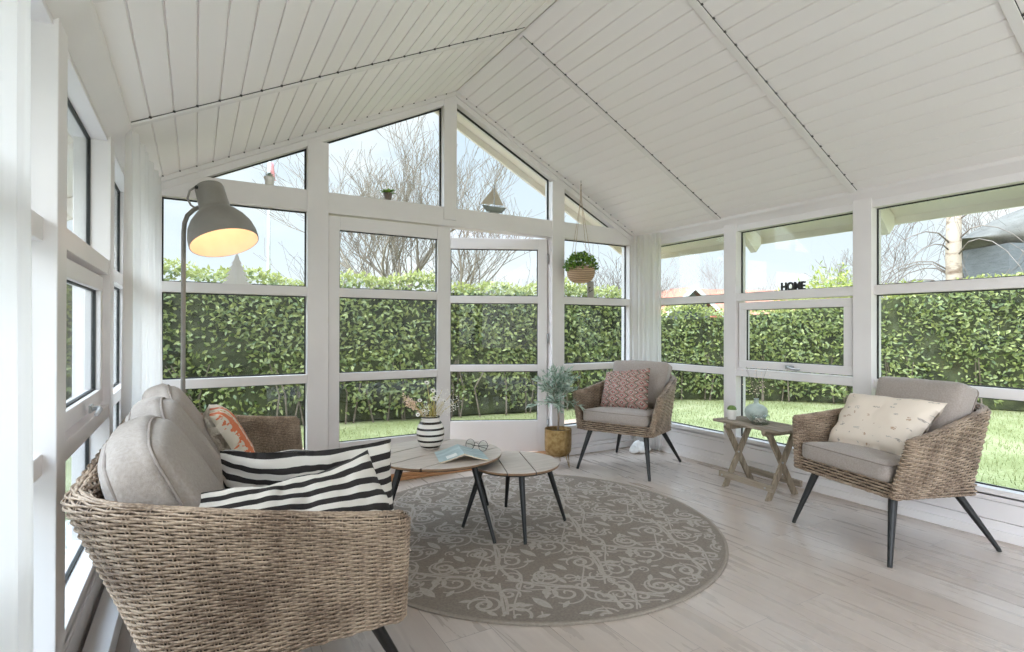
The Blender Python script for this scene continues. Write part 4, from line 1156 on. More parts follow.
# ------------------------------------------------------------------ hanging basket
hb = thing('hanging_basket', 'woven rope basket of small leafy greenery hanging before the gable window', 'hanging plant', (3.07, 3.95, 0))
HZ = zc(3.07)-.004
v_ = MB(); v_.lathe([(.001, 1.62), (.06, 1.62), (.10, 1.64), (.125, 1.68), (.13, 1.72), (.122, 1.765), (.118, 1.765), (.12, 1.72), (.001, 1.70)], 44)
m = noise_mat('woven_basket', 'a98a6c', 'cbb294', 30, rough=.85); M['basket'] = m
nt = m.node_tree; b = nt.nodes['Principled BSDF']
ck = N(nt, 'ShaderNodeTexBrick'); ck.inputs['Scale'].default_value = 1; ck.inputs['Brick Width'].default_value = .13; ck.inputs['Row Height'].default_value = .016; ck.inputs['Mortar Size'].default_value = .0035; ck.inputs['Mortar Smooth'].default_value = .8
# wrap coordinates: angle and height
tc = N(nt, 'ShaderNodeTexCoord'); sp = N(nt, 'ShaderNodeSeparateXYZ'); nt.links.new(tc.outputs['Object'], sp.inputs[0])
at = N(nt, 'ShaderNodeMath', operation='ARCTAN2'); nt.links.new(sp.outputs['Y'], at.inputs[0]); nt.links.new(sp.outputs['X'], at.inputs[1])
cb_ = N(nt, 'ShaderNodeCombineXYZ'); nt.links.new(at.outputs[0], cb_.inputs['X']); nt.links.new(sp.outputs['Z'], cb_.inputs['Y']); nt.links.new(cb_.outputs[0], ck.inputs['Vector'])
bp = N(nt, 'ShaderNodeBump'); bp.inputs['Strength'].default_value = 1; bp.inputs['Distance'].default_value = .006; bp.invert = True
nt.links.new(ck.outputs['Fac'], bp.inputs['Height']); nt.links.new(bp.outputs[0], b.inputs['Normal'])
mxb = N(nt, 'ShaderNodeMix', data_type='RGBA'); nt.links.new(ck.outputs['Fac'], mxb.inputs['Factor']); mxb.inputs['A'].default_value = lin('c9ab8c'); mxb.inputs['B'].default_value = lin('8a6c50'); nt.links.new(mxb.outputs['Result'], b.inputs['Base Color'])
v_.build('basket', M['basket'], hb, smooth=True)
for k in range(4):
    a = math.radians(20+k*90); r_ = MB(); r_.tube([(.122*math.cos(a), .122*math.sin(a), 1.755), (.01*math.cos(a), .01*math.sin(a), 2.36), (0, 0, HZ-.02)], .0022, 5); r_.build('rope', M['rope'], hb)
hk = MB(); hk.tube([(0, 0, HZ), (0, 0, HZ-.03), (.006, 0, HZ-.04), (0, 0, HZ-.05), (-.006, 0, HZ-.042)], .0022, 6); hk.build('hook', M['black_metal'], hb, smooth=True)
n_ = 900
a = RNG.uniform(0, 2*PI, n_); el = np.arcsin(RNG.uniform(-.25, 1, n_)); rr_ = RNG.uniform(.6, 1, n_)
dirs = np.c_[np.cos(a)*np.cos(el), np.sin(a)*np.cos(el), np.sin(el)]
P = dirs*rr_[:, None]*np.array([.155, .135, .135])+np.array([0, 0, 1.765]); D = unit(dirs+RNG.normal(0, .6, dirs.shape)); Nn = unit(np.cross(D, unit(RNG.normal(size=D.shape))))
V, F = leaves_np(P, D, Nn, RNG.uniform(.022, .036, n_), RNG.uniform(.014, .022, n_))
np_obj('leaves', V, F, M['leaf_box'], hb, smooth=False, tint=np.repeat(RNG.random(n_), 5))['kind'] = 'stuff'
st_ = MB()
for k in range(60):
    i = k*7; st_.tube([(0, 0, 1.73), tuple(P[i]*.6+np.array([0, 0, 1.73])*.4), tuple(P[i])], .0012, 3)
st_.build('stems', M['stem'], hb)

# ------------------------------------------------------------------ floor lamp
lp = thing('floor_lamp', 'tall grey floor lamp with large metal shade lit warm behind the sofa', 'floor lamp', (-.06, 3.62, 0))
mb = MB(); mb.lathe([(.001, 0), (.14, 0), (.14, .012), (.135, .018), (.02, .024), (.015, .04), (.001, .04)], 40); mb.build('base', M['lamp'], lp, smooth=True, auto=40)
mb = MB(); mb.tube([(0, 0, .02), (0, 0, 1.0), (0, 0, 1.74), (.004, 0, 1.80), (.018, 0, 1.845), (.048, 0, 1.88), (.075, 0, 1.90)], .0125, 14); mb.build('pole', M['lamp'], lp, smooth=True, auto=50)
capc = Vector((.065+.06, -.0, 2.03)); opn = Vector((.145+.06, -.115, 1.685))
ax = (capc-opn).normalized(); Lg = (capc-opn).length
q = ax.to_track_quat('Z', 'Y').to_matrix().to_4x4(); q = Matrix.Translation(opn) @ q
R0 = .182
pf = [(R0, 0), (R0*1.005, .012), (R0*.995, .05), (R0*.93, .10), (R0*.80, .145), (R0*.62, .185), (R0*.50, .205), (R0*.47, .215), (R0*.455, .225), (R0*.44, .27), (R0*.425, Lg-.02), (R0*.40, Lg-.006), (R0*.33, Lg), (.001, Lg)]
ip = [(R0-.004, .0), (R0*.985-.004, .05), (R0*.92-.004, .10), (R0*.79-.004, .145), (R0*.61-.004, .185), (R0*.48-.004, .205), (R0*.43, .23), (R0*.41, .28), (.001, .285)]
mb = MB(); mb.lathe(pf, 56, mat=q); mb.lathe([(R0, 0), (R0-.004, 0)], 56, mat=q); sh = mb.build('lamp_shade', M['lamp'], lp, smooth=True, auto=50)
M['shade_in'] = noise_mat('shade_inner_white', 'e9e2d6', 'f0e9de', 10, rough=.6)
mb = MB(); mb.lathe(ip, 56, mat=q); mb.build('shade_lining', M['shade_in'], sh, smooth=True)
mb = MB(); c0 = q @ Vector((-R0*.44, 0, .25)); 
side_ = (q.to_3x3() @ Vector((-1, 0, 0)))
pj_ = [(.060, 0, 1.892), (.035, -.01, 1.905), (.018, -.02, 1.94), (.030, -.03, 1.985), (.056, -.04, 2.005)]
mb.tube(pj_, [.006, .006, .006, .006, .006], 8); mb.build('shade_bracket', M['lamp'], lp, smooth=True)
mb = MB(); kp = Vector((.062, -.075, 2.0)); mb.lathe([(.001, .006), (.008, .005), (.009, 0), (.009, -.02)], 14, center=kp, mat=Matrix.Rotation(math.radians(90), 4, 'X')); mb.build('knob', M['gasket'], sh, smooth=True)
m, nt, b = new_mat('warm_bulb'); b.inputs['Emission Color'].default_value = (1, .62, .28, 1); b.inputs['Emission Strength'].default_value = 4; b.inputs['Base Color'].default_value = (1, .9, .8, 1); M['bulb'] = m
mb = MB(); mb.lathe([(.001, .12), (.018, .125), (.029, .145), (.030, .165), (.02, .19), (.013, .21), (.013, .28)], 20, mat=q); mb.build('bulb', M['bulb'], lp, smooth=True)
ld = bpy.data.lights.new('lamp_light', 'POINT'); ld.energy = .5; ld.color = (1, .42, .17); ld.shadow_soft_size = .03
lo_ = bpy.data.objects.new('lamp_light', ld); COL.objects.link(lo_); lo_.parent = lp; lo_.location = q @ Vector((0, 0, .09))

# ------------------------------------------------------------------ curtains
def curtain(name, label, pts, z0, z1, folds, amp, top_amp, seed=0, puddle=0, group='sheer curtains', slant=0):
    P0, P1 = Vector(pts[0]), Vector(pts[1]); d = (P1-P0); n_ = Vector((-d.y, d.x, 0)).normalized() if len(pts[0]) == 3 else Vector((-d.y, d.x)).normalized()
    mb = MB(); nu, nv = folds*12, 40
    def fn(u, v):
        z = z0+(z1-z0)*v
        a = top_amp+(amp-top_amp)*(1-v)**.6
        ph = u*folds*2*PI
        off = a*math.sin(ph+.5*math.sin(3*v+seed))+.3*a*math.sin(2.3*ph+seed+2*v)
        uu = u + .012*math.sin(ph*.7+seed+4*v)
        sx_ = slant*(1-v)
        p = P0+d*(uu*(1-sx_)+0)
        p = Vector((p.x, p.y)) + Vector((n_.x, n_.y))*off
        if puddle and v < .06:
            k = (1-v/.06); p += Vector((n_.x, n_.y))*puddle*k*(1+.4*math.sin(ph*1.7)); z = z0+.004+.03*abs(math.sin(ph*.9))*k
        return (p.x, p.y, z)
    mb.grid(fn, nu, nv)
    o = mb.build(name, M['curtain'], smooth=True)
    return tag(o, label, 'curtain', group)
curtain('sheer_curtain', 'sheer white curtain bunched in the far corner behind the patterned chair', ((3.80, 4.06), (3.885, 3.74)), 0.004, 2.13, 6, .016, .010, 1, puddle=.07)
curtain('sheer_curtain', 'sheer white curtain hanging in the corner behind the grey floor lamp', ((-.262, 2.98), (-.20, 3.98)), .004, 2.12, 6, .030, .018, 3)
curtain('sheer_curtain', 'sheer white curtain hanging closest to the viewer at the left edge', ((-.262, .62), (-.262, 1.22)), .004, 2.12, 8, .022, .014, 5)
# curtain tracks
ct = MB(); ct.box((XL+.045, YB+.3, 2.118), (XL+.075, YF-.03, 2.136)); tag(ct.build('curtain_track', M['trimw'], bevel=.003), 'white curtain track running along the top of the left wall', 'curtain track', 'curtain tracks')

# white fluffy heap under the corner chair
fl = MB()
for k in range(26):
    a = random.uniform(0, 6.28); r = random.uniform(0, .12)
    cx, cy = r*math.cos(a), r*math.sin(a)*.5; s_ = random.uniform(.03, .055)*(1-r*2.2)
    fl.lathe([(.001, 0), (s_*1.15, .004), (s_*1.0, s_*.6), (s_*.55, s_*1.1), (.001, s_*1.3)], 9, center=(cx, cy, 0))
o = fl.build('floor_cloth', M['shell_fluff'], smooth=True); o.location = (3.72, 3.86, 0); o.scale = (.9, 1.1, 1.7)
sd_ = o.modifiers.new('S', 'SUBSURF'); sd_.levels = 1; sd_.render_levels = 1
tag(o, 'crumpled white cloth heap on the floor under the corner armchair', 'cloth')

# ------------------------------------------------------------------ small things on the rails
TR = 2.205; YS = YF+.03
def pot_plant(name, label, x, y, z, w, h, mat, kind):
    t = thing(name, label, 'plant pot', (x, y, z), 0, 'small pots on the gable rail')
    v_ = MB(); v_.lathe([(.001, 0), (w*.36, 0), (w*.40, .003), (w*.48, h*.72), (w*.54, h*.73), (w*.54, h), (w*.48, h), (w*.46, h*.9), (.001, h*.88)], 24); v_.build('pot', mat, t, smooth=True, auto=40)
    n_ = 26; a = np.linspace(0, 6.28*3, n_); el = np.linspace(.3, 1.4, n_)
    D = np.c_[np.cos(a)*np.cos(el), np.sin(a)*np.cos(el), np.sin(el)]; P = np.tile([[0, 0, h*.9]], (n_, 1)); Nn = unit(np.cross(np.cross(D, [[0, 0, 1]]), D))
    if kind == 'succ': V, F = leaves_np(P, D, Nn, np.full(n_, .045), np.full(n_, .014)); mm_ = M['leaf_olive']
    else: V, F = leaves_np(P[:9], D[:9], Nn[:9], np.full(9, .075), np.full(9, .04)); mm_ = M['leaf_box']; n_ = 9
    np_obj('leaves', V, F, mm_, t, smooth=False, tint=RNG.random(len(V)))
    return t
pot_plant('succulent_pot', 'tiny white pot with a spiky succulent on the high gable rail', .45, YS+.01, TR, .068, .065, M['ceramic_white'], 'succ')
M['pot_grey'] = noise_mat('grey_brown_pot', '6d625a', '82766d', 20, rough=.7)
op = pot_plant('orchid_pot', 'small grey pot with a broad-leaved white orchid on the high gable rail', 1.31, YS+.01, TR, .062, .060, M['pot_grey'], 'orchid')
ob = MB(); ob.tube([(0, 0, .05), (-.01, 0, .12), (-.02, 0, .17)], .0013, 5); ob.build('flower_stem', M['stem'], op)
ob = MB()
for k in range(12):
    c_ = Vector((random.uniform(-.045, .015), random.uniform(-.01, .01), random.uniform(.12, .18))); e = Vector((random.uniform(-1, 1), -.3, random.uniform(-1, 1))).normalized(); f2 = e.orthogonal().normalized()
    ob.add([c_-e*.014, c_+f2*.009, c_+e*.014, c_-f2*.009], [(0, 1, 2, 3)])
ob.build('blossom', M['petal'], op)
# model sailing boat
sb = thing('model_sailboat', 'small model sailboat with cream sails on the high gable rail', 'model boat', (2.27, YS+.01, TR))
M['hull'] = noise_mat('boat_hull', '7f837c', '9a9e97', 10, rough=.6); M['sail'] = noise_mat('cream_sail', 'bfb4a4', 'cfc6b8', 14, rough=.9)
h = MB()
def hull(u, v):
    x = (u-.5)*.20; w = .026*(1-(2*u-1)**2)**.6*(.25+.75*v); return (x, 0, 0) if False else (x*(.72+.28*v), 0+w*0, .012+.034*v)
for s_ in (1, -1):
    h.grid(lambda u, v, s_=s_: ((u-.5)*.19*(.62+.38*v), s_*.026*max(0, 1-(2*u-1)**2)**.6*(v**.5), .012+.033*v+.008*(2*u-1)**2*v), 14, 6)
h.grid(lambda u, v: ((u-.5)*.188, (2*v-1)*.025*max(0, 1-(2*u-1)**2)**.6, .043+.008*(2*u-1)**2), 14, 4)
h.build('hull', M['hull'], sb, smooth=True)
k_ = MB(); k_.box((-.03, -.012, 0), (.03, .012, .014)); k_.build('stand', M['hull'], sb)
k_ = MB(); k_.tube([(0, 0, .04), (0, 0, .20)], .002, 6); k_.build('mast', M['black_metal'], sb); k_ = MB(); k_.tube([(0, 0, .055), (.075, 0, .058)], .0015, 6); k_.build('boom', M['black_metal'], sb); k_ = MB(); k_.tube([(-.09, 0, .05), (-.115, 0, .055)], .0015, 5); k_.build('bowsprit', M['black_metal'], sb)
sb.scale = (1.3, 1.3, 1.3)
k_ = MB(); k_.prism([(.004, .062), (.072, .066), (.004, .185)], 'y', -.001, .001); k_.prism([(-.105, .058), (-.006, .066), (-.004, .18)], 'y', -.001, .001); k_.build('sail', M['sail'], sb)
# white paper tree ornament on the mid rail
ot_ = thing('tree_ornament', 'flat white cut-out fir tree ornament on the gable window rail by the lamp', 'ornament', (.245, YF+.028, 1.497))
M['ornw'] = noise_mat('ornament_white', 'f0efed', 'f7f6f4', 10, rough=.6)
for k, ang in ((0, 0), (1, PI/2)):
    pts = [(0, .215)]
    for i in range(5):
        w0 = .018+.017*i; z = .175-.037*i; pts += [(w0, z), (w0*.6, z+.004)]
    pts += [(.095, 0), (-.095, 0)]
    for i in range(4, -1, -1):
        w0 = .018+.017*i; z = .175-.037*i; pts += [(-w0*.6, z+.004), (-w0, z)]
    if k: pts = [(x*.33, z) for x, z in pts]
    tm = MB(); tm.prism(pts, 'y', -.0015, .0015); o = tm.build('tree_panel', M['ornw'], ot_); o.rotation_euler = (0, 0, ang)
# printed card by the hanging basket
cd = MB(); cd.box((-.032, -.004, 0), (.038, .004, .165)); M['card'] = noise_mat('card_grey', '9b948c', 'aaa39b', 8, rough=.7)
c_ = cd.build('picture_card', M['card'], bevel=.001); c_.location = (3.345, YF+.03, 1.497); c_.rotation_euler = (math.radians(-4), 0, math.radians(-12))
tag(c_, 'narrow grey picture card with dark bird print standing on the gable window rail', 'picture card')
c_2 = MB(); c_2.tube([(-.03, -.0055, .05), (-.005, -.0055, .062), (.02, -.0055, .078), (.034, -.0055, .08)], [.002, .003, .004, .002], 5); c_2.tube([(-.022, -.0055, .095), (-.008, -.0055, .10), (.0, -.0055, .107)], [.003, .007, .003], 6); c_2.tube([(-.005, -.0055, .062), (-.02, -.0055, .085)], .002, 5)
c_2.build('bird_print', M['gasket'], c_)
# HOME letters
hl = bpy.data.curves.new('home_letters', 'FONT'); hl.body = 'HOME'; hl.size = .088; hl.extrude = .006; hl.offset = .0032; hl.space_character = .97; hl.align_x = 'CENTER'
tmp = bpy.data.objects.new('home_letters_curve', hl); COL.objects.link(tmp); bpy.context.view_layer.update()
hm_ = bpy.data.meshes.new_from_object(tmp.evaluated_get(bpy.context.evaluated_depsgraph_get())); bpy.data.objects.remove(tmp)
ho = bpy.data.objects.new('home_letters', hm_); COL.objects.link(ho); hm_.materials.clear(); hm_.materials.append(M['gasket'])
ho.rotation_euler = (PI/2, 0, -PI/2); ho.scale = (.80, 1, 1); ho.location = (XR+.025, 2.46, Z_M1+.001)
tag(ho, 'black block letters spelling HOME on the side window rail', 'letters')

# ------------------------------------------------------------------ outside
GZ = -.2
gm, nt, b = new_mat('lawn_ground')
v = coords(nt, 'Object')
n1 = N(nt, 'ShaderNodeTexNoise'); n1.inputs['Scale'].default_value = 1.3; n1.inputs['Detail'].default_value = 6; nt.links.new(v, n1.inputs['Vector'])
n2 = N(nt, 'ShaderNodeTexNoise'); n2.inputs['Scale'].default_value = 38; n2.inputs['Detail'].default_value = 3; nt.links.new(v, n2.inputs['Vector'])
ad = N(nt, 'ShaderNodeMath', operation='ADD'); nt.links.new(n1.outputs['Fac'], ad.inputs[0]); nt.links.new(n2.outputs['Fac'], ad.inputs[1])
hf = N(nt, 'ShaderNodeMath', operation='MULTIPLY'); hf.inputs[1].default_value = .5; nt.links.new(ad.outputs[0], hf.inputs[0])
nt.links.new(ramp(nt, hf.outputs[0], [(.38, '6c6f3e'), (.5, '7f8152'), (.62, '949168')]), b.inputs['Base Color']); b.inputs['Roughness'].default_value = .9
M['lawn'] = gm
mb = MB(); mb.grid(lambda u, v: (-30+90*u, -25+90*v, GZ-.002), 8, 8); struct(mb.build('ground', M['lawn']))
mb = MB()
for i in range(14):
    for j in range(16): mb.box((-6.2+i*.405, -5+j*.62, GZ), (-5.8+i*.405, -4.39+j*.62, GZ+.02))
for i in range(16):
    for j in range(6): mb.box((-.53+i*.405, -5+j*.52, GZ), (-.13+i*.405, -4.49+j*.52, GZ+.02))
fc = thing('garden_fence', 'pale board fence running beyond the left windows', 'fence', (-3.2, -3, GZ))
fb = MB()
for i in range(92): fb.box((0, i*.12, .08), (.02, i*.12+.11, 2.35))
fb.build('fence_board', noise_mat('pale_fence', 'b9b6b0', 'c6c3bd', 3, stretch=(1, 6, .4), rough=.8), fc)
for i in range(6):
    fb = MB(); fb.box((-.09, i*2.1, 0), (0, i*2.1+.09, 2.4)); fb.build('fence_post', M['greyblock'], fc)
M['bounce_pave'] = noise_mat('bounce_paving', 'b5b1ab', 'c4c0ba', 3, rough=.8)
pvo = struct(mb.build('path', M['bounce_pave']))  # unseen pale slabs, added so bounced light is less green
# grass blades near the windows
n_ = 26000
gx = RNG.uniform(-1, 12.5, n_*2); gy = RNG.uniform(-1, 7.6, n_*2)
ok = ~((gx > XL-.3) & (gx < XR+.25) & (gy < 4.45)) & ~((gx > XL) & (gx < 4.9) & (gy < 6.45)) ; gx, gy = gx[ok][:n_], gy[ok][:n_]; n_ = len(gx)
P = np.c_[gx, gy, np.full(n_, GZ)]; D = unit(np.c_[RNG.normal(0, .35, n_), RNG.normal(0, .35, n_), np.ones(n_)]); S = unit(np.c_[RNG.normal(size=n_), RNG.normal(size=n_), np.zeros(n_)])
Lb = RNG.uniform(.03, .065, n_)[:, None]; V = np.stack([P-S*.0035, P+S*.0035, P+D*Lb], 1).reshape(-1, 3); F = np.arange(n_*3).reshape(-1, 3)
o = np_obj('grass', V, F, M['grassblade'], smooth=False, tint=np.repeat(RNG.random(n_), 3)); tag(o, 'short green lawn grass growing outside the windows', 'grass', kind='stuff')
# clay-coloured deck outside the door
dk = MB()
for k in range(16):
    y = 4.42+k*.128; dk.box((.2, y, GZ), (5.1, y+.122, GZ+.035))
tag(dk.build('terrace_deck', M['terr'], bevel=.003), 'pale clay-coloured plank terrace outside the gable door', 'terrace')

def hedge(name, label, path, tops, depth, dens, seed, leafL=(.07, .12), cutb=.0):
    """a clipped laurel hedge along a ground path; tops = heights at the path points"""
    rng = np.random.default_rng(seed)
    path = np.array(path, float); d = np.r_[0, np.cumsum(np.hypot(*np.diff(path, axis=0).T))]; Ltot = d[-1]
    def at(s): return np.c_[np.interp(s, d, path[:, 0]), np.interp(s, d, path[:, 1])]
    def tan(s): 
        a = at(np.clip(s-.3, 0, Ltot)); b_ = at(np.clip(s+.3, 0, Ltot)); t = b_-a; return t/np.linalg.norm(t, axis=1)[:, None]
    H = lambda s: np.interp(s, d, tops)
    t_ = thing(name, label, 'hedge', (path[0][0], path[0][1], GZ)); base = np.array([path[0][0], path[0][1], GZ])
    n = int(Ltot*2.0*dens)
    s = rng.uniform(0, Ltot, n); v = rng.random(n)**.85; C = at(s); T = tan(s); Nn2 = np.c_[T[:, 1], -T[:, 0]]
    cam = np.array([1.0, 1.0]); flip = np.sign(((cam-C)*Nn2).sum(1)); Nn2 *= flip[:, None]
    h = H(s)+.06*np.sin(s*2.1+seed)+.05*np.sin(s*5.3)
    z = GZ+.12+v*(h-GZ-.12)
    bulge = .10*np.sin(s*1.7+3*v)+.07*np.sin(s*4.1+6*v+seed)+rng.uniform(-.14, .05, n)
    top = rng.random(n) < .22
    z = np.where(top, GZ+(h-GZ)+rng.uniform(-.05, .10, n)*1.0, z); inn = np.where(top, -rng.uniform(0, depth, n), 0)
    # ragged clear band near the ground where stems show
    keep = (z > GZ+.20-cutb+.18*np.sin(s*3.3+seed)+.12*np.sin(s*8.7)) | (rng.random(n) < .10)
    P = np.c_[C+Nn2*(bulge+inn)[:, None], z]
    out = np.c_[Nn2, np.full(n, .35)]; out[top] = out[top]*.3+np.array([0, 0, 1])
    D = unit(np.c_[T*rng.normal(0, .8, n)[:, None]+Nn2*.45, rng.normal(-.15, .6, n)]); D[top] = unit(D[top]+np.array([0, 0, .9])); Nn = unit(out+rng.normal(0, .55, (n, 3))); Nn = unit(Nn-D*(Nn*D).sum(1)[:, None])
    P, D, Nn, zz = P[keep], D[keep], Nn[keep], z[keep]; tp_ = top[keep]; m_ = len(P)
    V, F = leaves_np(P-base, D, Nn, rng.uniform(*leafL, m_), rng.uniform(.032, .052, m_))
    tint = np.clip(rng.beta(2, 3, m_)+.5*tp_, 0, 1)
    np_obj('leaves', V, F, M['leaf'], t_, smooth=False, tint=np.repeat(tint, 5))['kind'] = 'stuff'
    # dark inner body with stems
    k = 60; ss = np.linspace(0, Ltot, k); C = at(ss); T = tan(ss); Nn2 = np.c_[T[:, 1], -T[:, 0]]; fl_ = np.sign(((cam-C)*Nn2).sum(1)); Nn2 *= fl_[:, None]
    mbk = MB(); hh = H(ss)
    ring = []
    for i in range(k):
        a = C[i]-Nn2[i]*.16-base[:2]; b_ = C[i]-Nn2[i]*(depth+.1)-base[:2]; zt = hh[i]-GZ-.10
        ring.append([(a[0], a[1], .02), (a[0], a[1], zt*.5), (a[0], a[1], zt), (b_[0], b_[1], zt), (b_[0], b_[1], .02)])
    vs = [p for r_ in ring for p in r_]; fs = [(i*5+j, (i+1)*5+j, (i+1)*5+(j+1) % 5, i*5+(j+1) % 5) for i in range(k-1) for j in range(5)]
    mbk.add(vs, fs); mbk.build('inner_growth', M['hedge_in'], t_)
    stm = MB(); rnd = random.Random(seed)
    for i in range(int(Ltot*5)):
        s0 = rnd.uniform(0, Ltot); c_ = at(np.array([s0]))[0]-base[:2]; n2 = tan(np.array([s0]))[0]; nn = np.array([n2[1], -n2[0]]); nn *= np.sign(((cam-c_-base[:2])*nn).sum())
        p = c_-nn*rnd.uniform(.02, .14); stm.tube([(p[0], p[1], 0), (p[0]+rnd.uniform(-.1, .1), p[1]+rnd.uniform(-.05, .05), .45), (p[0]+rnd.uniform(-.2, .2), p[1], .9)], [.014, .012, .008], 5)
    stm.build('stems', M['hedge_stem'], t_)
    return t_
M['hedge_stem'] = noise_mat('hedge_stem', '5b4f43', '7a6c5d', 12, rough=.9)
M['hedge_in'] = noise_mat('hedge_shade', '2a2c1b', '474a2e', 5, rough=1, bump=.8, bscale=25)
hedge('laurel_hedge', 'glossy green laurel hedge beyond the gable windows and door', [(-5.5, 8.6), (-1.5, 8.4), (2.0, 7.9), (4.7, 7.35), (7.2, 7.3)], [1.9, 1.92, 1.86, 1.85, 1.78], .7, 800, 3, (.06, .10))
hedge('laurel_hedge', 'yellow-green laurel hedge along the lawn beyond the side windows', [(7.0, 7.9), (8.6, 7.0), (9.6, 6.2), (11.8, 3.6), (13.2, 0.5), (13.6, -4)], [1.45, 1.5, 1.6, 2.05, 2.25, 2.3], .8, 620, 5, (.06, .11), .27)

# bare trees: recursive branching
def bare_tree(name, label, loc, h, seed, spread=.5, levels=5, r0=.10, mat=None, fork=.25, group='bare trees', parts=True, lean=(0, 0), nb=(3, 4)):
    rnd = random.Random(seed); trunk = MB(); twigs = MB()
    def grow(p, d, L, r, lv):
        n = 4; pts = [p]; q = p.copy(); dd = d.copy()
        for i in range(n):
            dd = (dd+Vector((rnd.gauss(0, .17), rnd.gauss(0, .17), rnd.gauss(0, .08)+.04))).normalized(); q = q+dd*(L/n); pts.append(q.copy())
        rad = [r*(1-.45*i/n) for i in range(n+1)]
        (trunk if lv < 2 else twigs).tube(pts, [max(x_, .0045) for x_ in rad], 8 if lv == 0 else (5 if lv < 3 else 3), caps=False)
        if lv >= levels: return
        k = rnd.randint(*nb)
        for i in range(k):
            t = 1 if i == 0 else rnd.uniform(.4, 1); j = min(int(t*n), n)
            ax_ = Vector((rnd.gauss(0, 1), rnd.gauss(0, 1), rnd.gauss(0, .35))).normalized()
            nd = (dd*(1-spread*.5)+ax_*spread+Vector((0, 0, .22))).normalized()
            grow(pts[j], nd, L*rnd.uniform(.68, .88), rad[j]*(.85 if i == 0 else .66), lv+1)
    t = thing(name, label, 'tree', (loc[0], loc[1], GZ), 0, group)
    d0 = Vector((lean[0], lean[1], 1)).normalized()
    grow(Vector((0, 0, 0)), d0, h*fork, r0, 0)
    trunk.build('trunk', mat or M['bark_pale'], t, smooth=True); twigs.build('branches', mat or M['bark_pale'], t, smooth=True)
    return t
def place(u, depth):
    """ground point seen in column u of the photo at the given distance along the view axis"""
    f, yaw = 536.5, .53322; r = (u-512)/f*depth
    return (r*math.cos(yaw)+depth*math.sin(yaw), depth*math.cos(yaw)-r*math.sin(yaw))
bare_tree('bare_tree', 'large bare spreading tree behind the hedge, framed by the left door leaf', place(408, 13), 11, 21, .5, 6, .16, M['bark_pale'], .22, nb=(3, 4))
bt = [(350, 17, 6.0, 22, 'tall thin bare tree seen through the post beside the door'), (300, 19, 4.2, 24, 'low bare tree at the right edge of the lamp window'), (470, 15, 4.6, 27, 'bare twiggy tree behind the opened door leaf'), (515, 17, 4.2, 29, 'bare twiggy tree beside the opened door leaf hinge'),
      (600, 14, 4.6, 31, 'bare tree behind the hanging basket'), (630, 16, 4.2, 33, 'bare tree next to the far corner curtain'), (675, 27, 5.6, 35, 'hazy bare tree behind the white gabled house'), (715, 28, 5.8, 37, 'hazy bare tree above the red roof ridge'),
      (762, 27, 5.0, 39, 'hazy bare tree in the left part of the HOME window'), (805, 22, 4.6, 41, 'bare tree above the HOME letters'), (845, 15, 4.6, 43, 'bare tree beside the wide post of the HOME window'),
      (905, 14, 5.6, 45, 'bare tree left of the birch trunk'), (985, 14, 5.6, 47, 'bare tree right of the birch trunk')]
M['hazy'] = noise_mat('hazed_twig', '8f8884', 'a29b97', 3, rough=1)  # paler twig colour with the distance haze put into it
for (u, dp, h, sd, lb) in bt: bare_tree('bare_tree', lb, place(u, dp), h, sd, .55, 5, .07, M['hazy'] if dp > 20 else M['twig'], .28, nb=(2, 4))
bi = thing('birch_tree', 'birch with a thick pale peeling trunk beyond the side window', 'tree', (*place(955, 11.5), GZ))
tk = MB(); tk.tube([(0, 0, 0), (.02, 0, 1.5), (-.02, .02, 3), (0, 0, 5)], [.16, .15, .14, .12], 14); tk.build('trunk', M['birch'], bi, smooth=True)
bw = MB(); rnd = random.Random(5)
for k in range(26):
    z = rnd.uniform(2.0, 4.8); a = rnd.uniform(0, 6.28); L = rnd.uniform(1, 2.4); dx, dy = math.cos(a), math.sin(a)
    pts = [(dx*.1, dy*.1, z), (dx*L*.35, dy*L*.35, z+.12*L), (dx*L*.7, dy*L*.7, z-.05*L), (dx*L, dy*L, z-.45*L)]; bw.tube([Vector(pts[0]), Vector(pts[0]).lerp(Vector(pts[1]), .5)+Vector((0, 0, .05*L)), Vector(pts[1]), Vector(pts[1]).lerp(Vector(pts[2]), .5)+Vector((0, 0, .03*L)), Vector(pts[2]), Vector(pts[2]).lerp(Vector(pts[3]), .5)+Vector((0, 0, .04*L)), Vector(pts[3])], [.018, .015, .012, .010, .007, .005, .003], 5)
    for j in range(5):
        t = rnd.uniform(.3, 1); b0 = Vector(pts[1]).lerp(Vector(pts[3]), t); bw.tube([b0, b0+Vector((rnd.uniform(-.3, .3), rnd.uniform(-.3, .3), -.25)), b0+Vector((rnd.uniform(-.5, .5), rnd.uniform(-.5, .5), -.7))], [.007, .005, .002], 3)
bw.build('branches', M['twig'], bi, smooth=True)
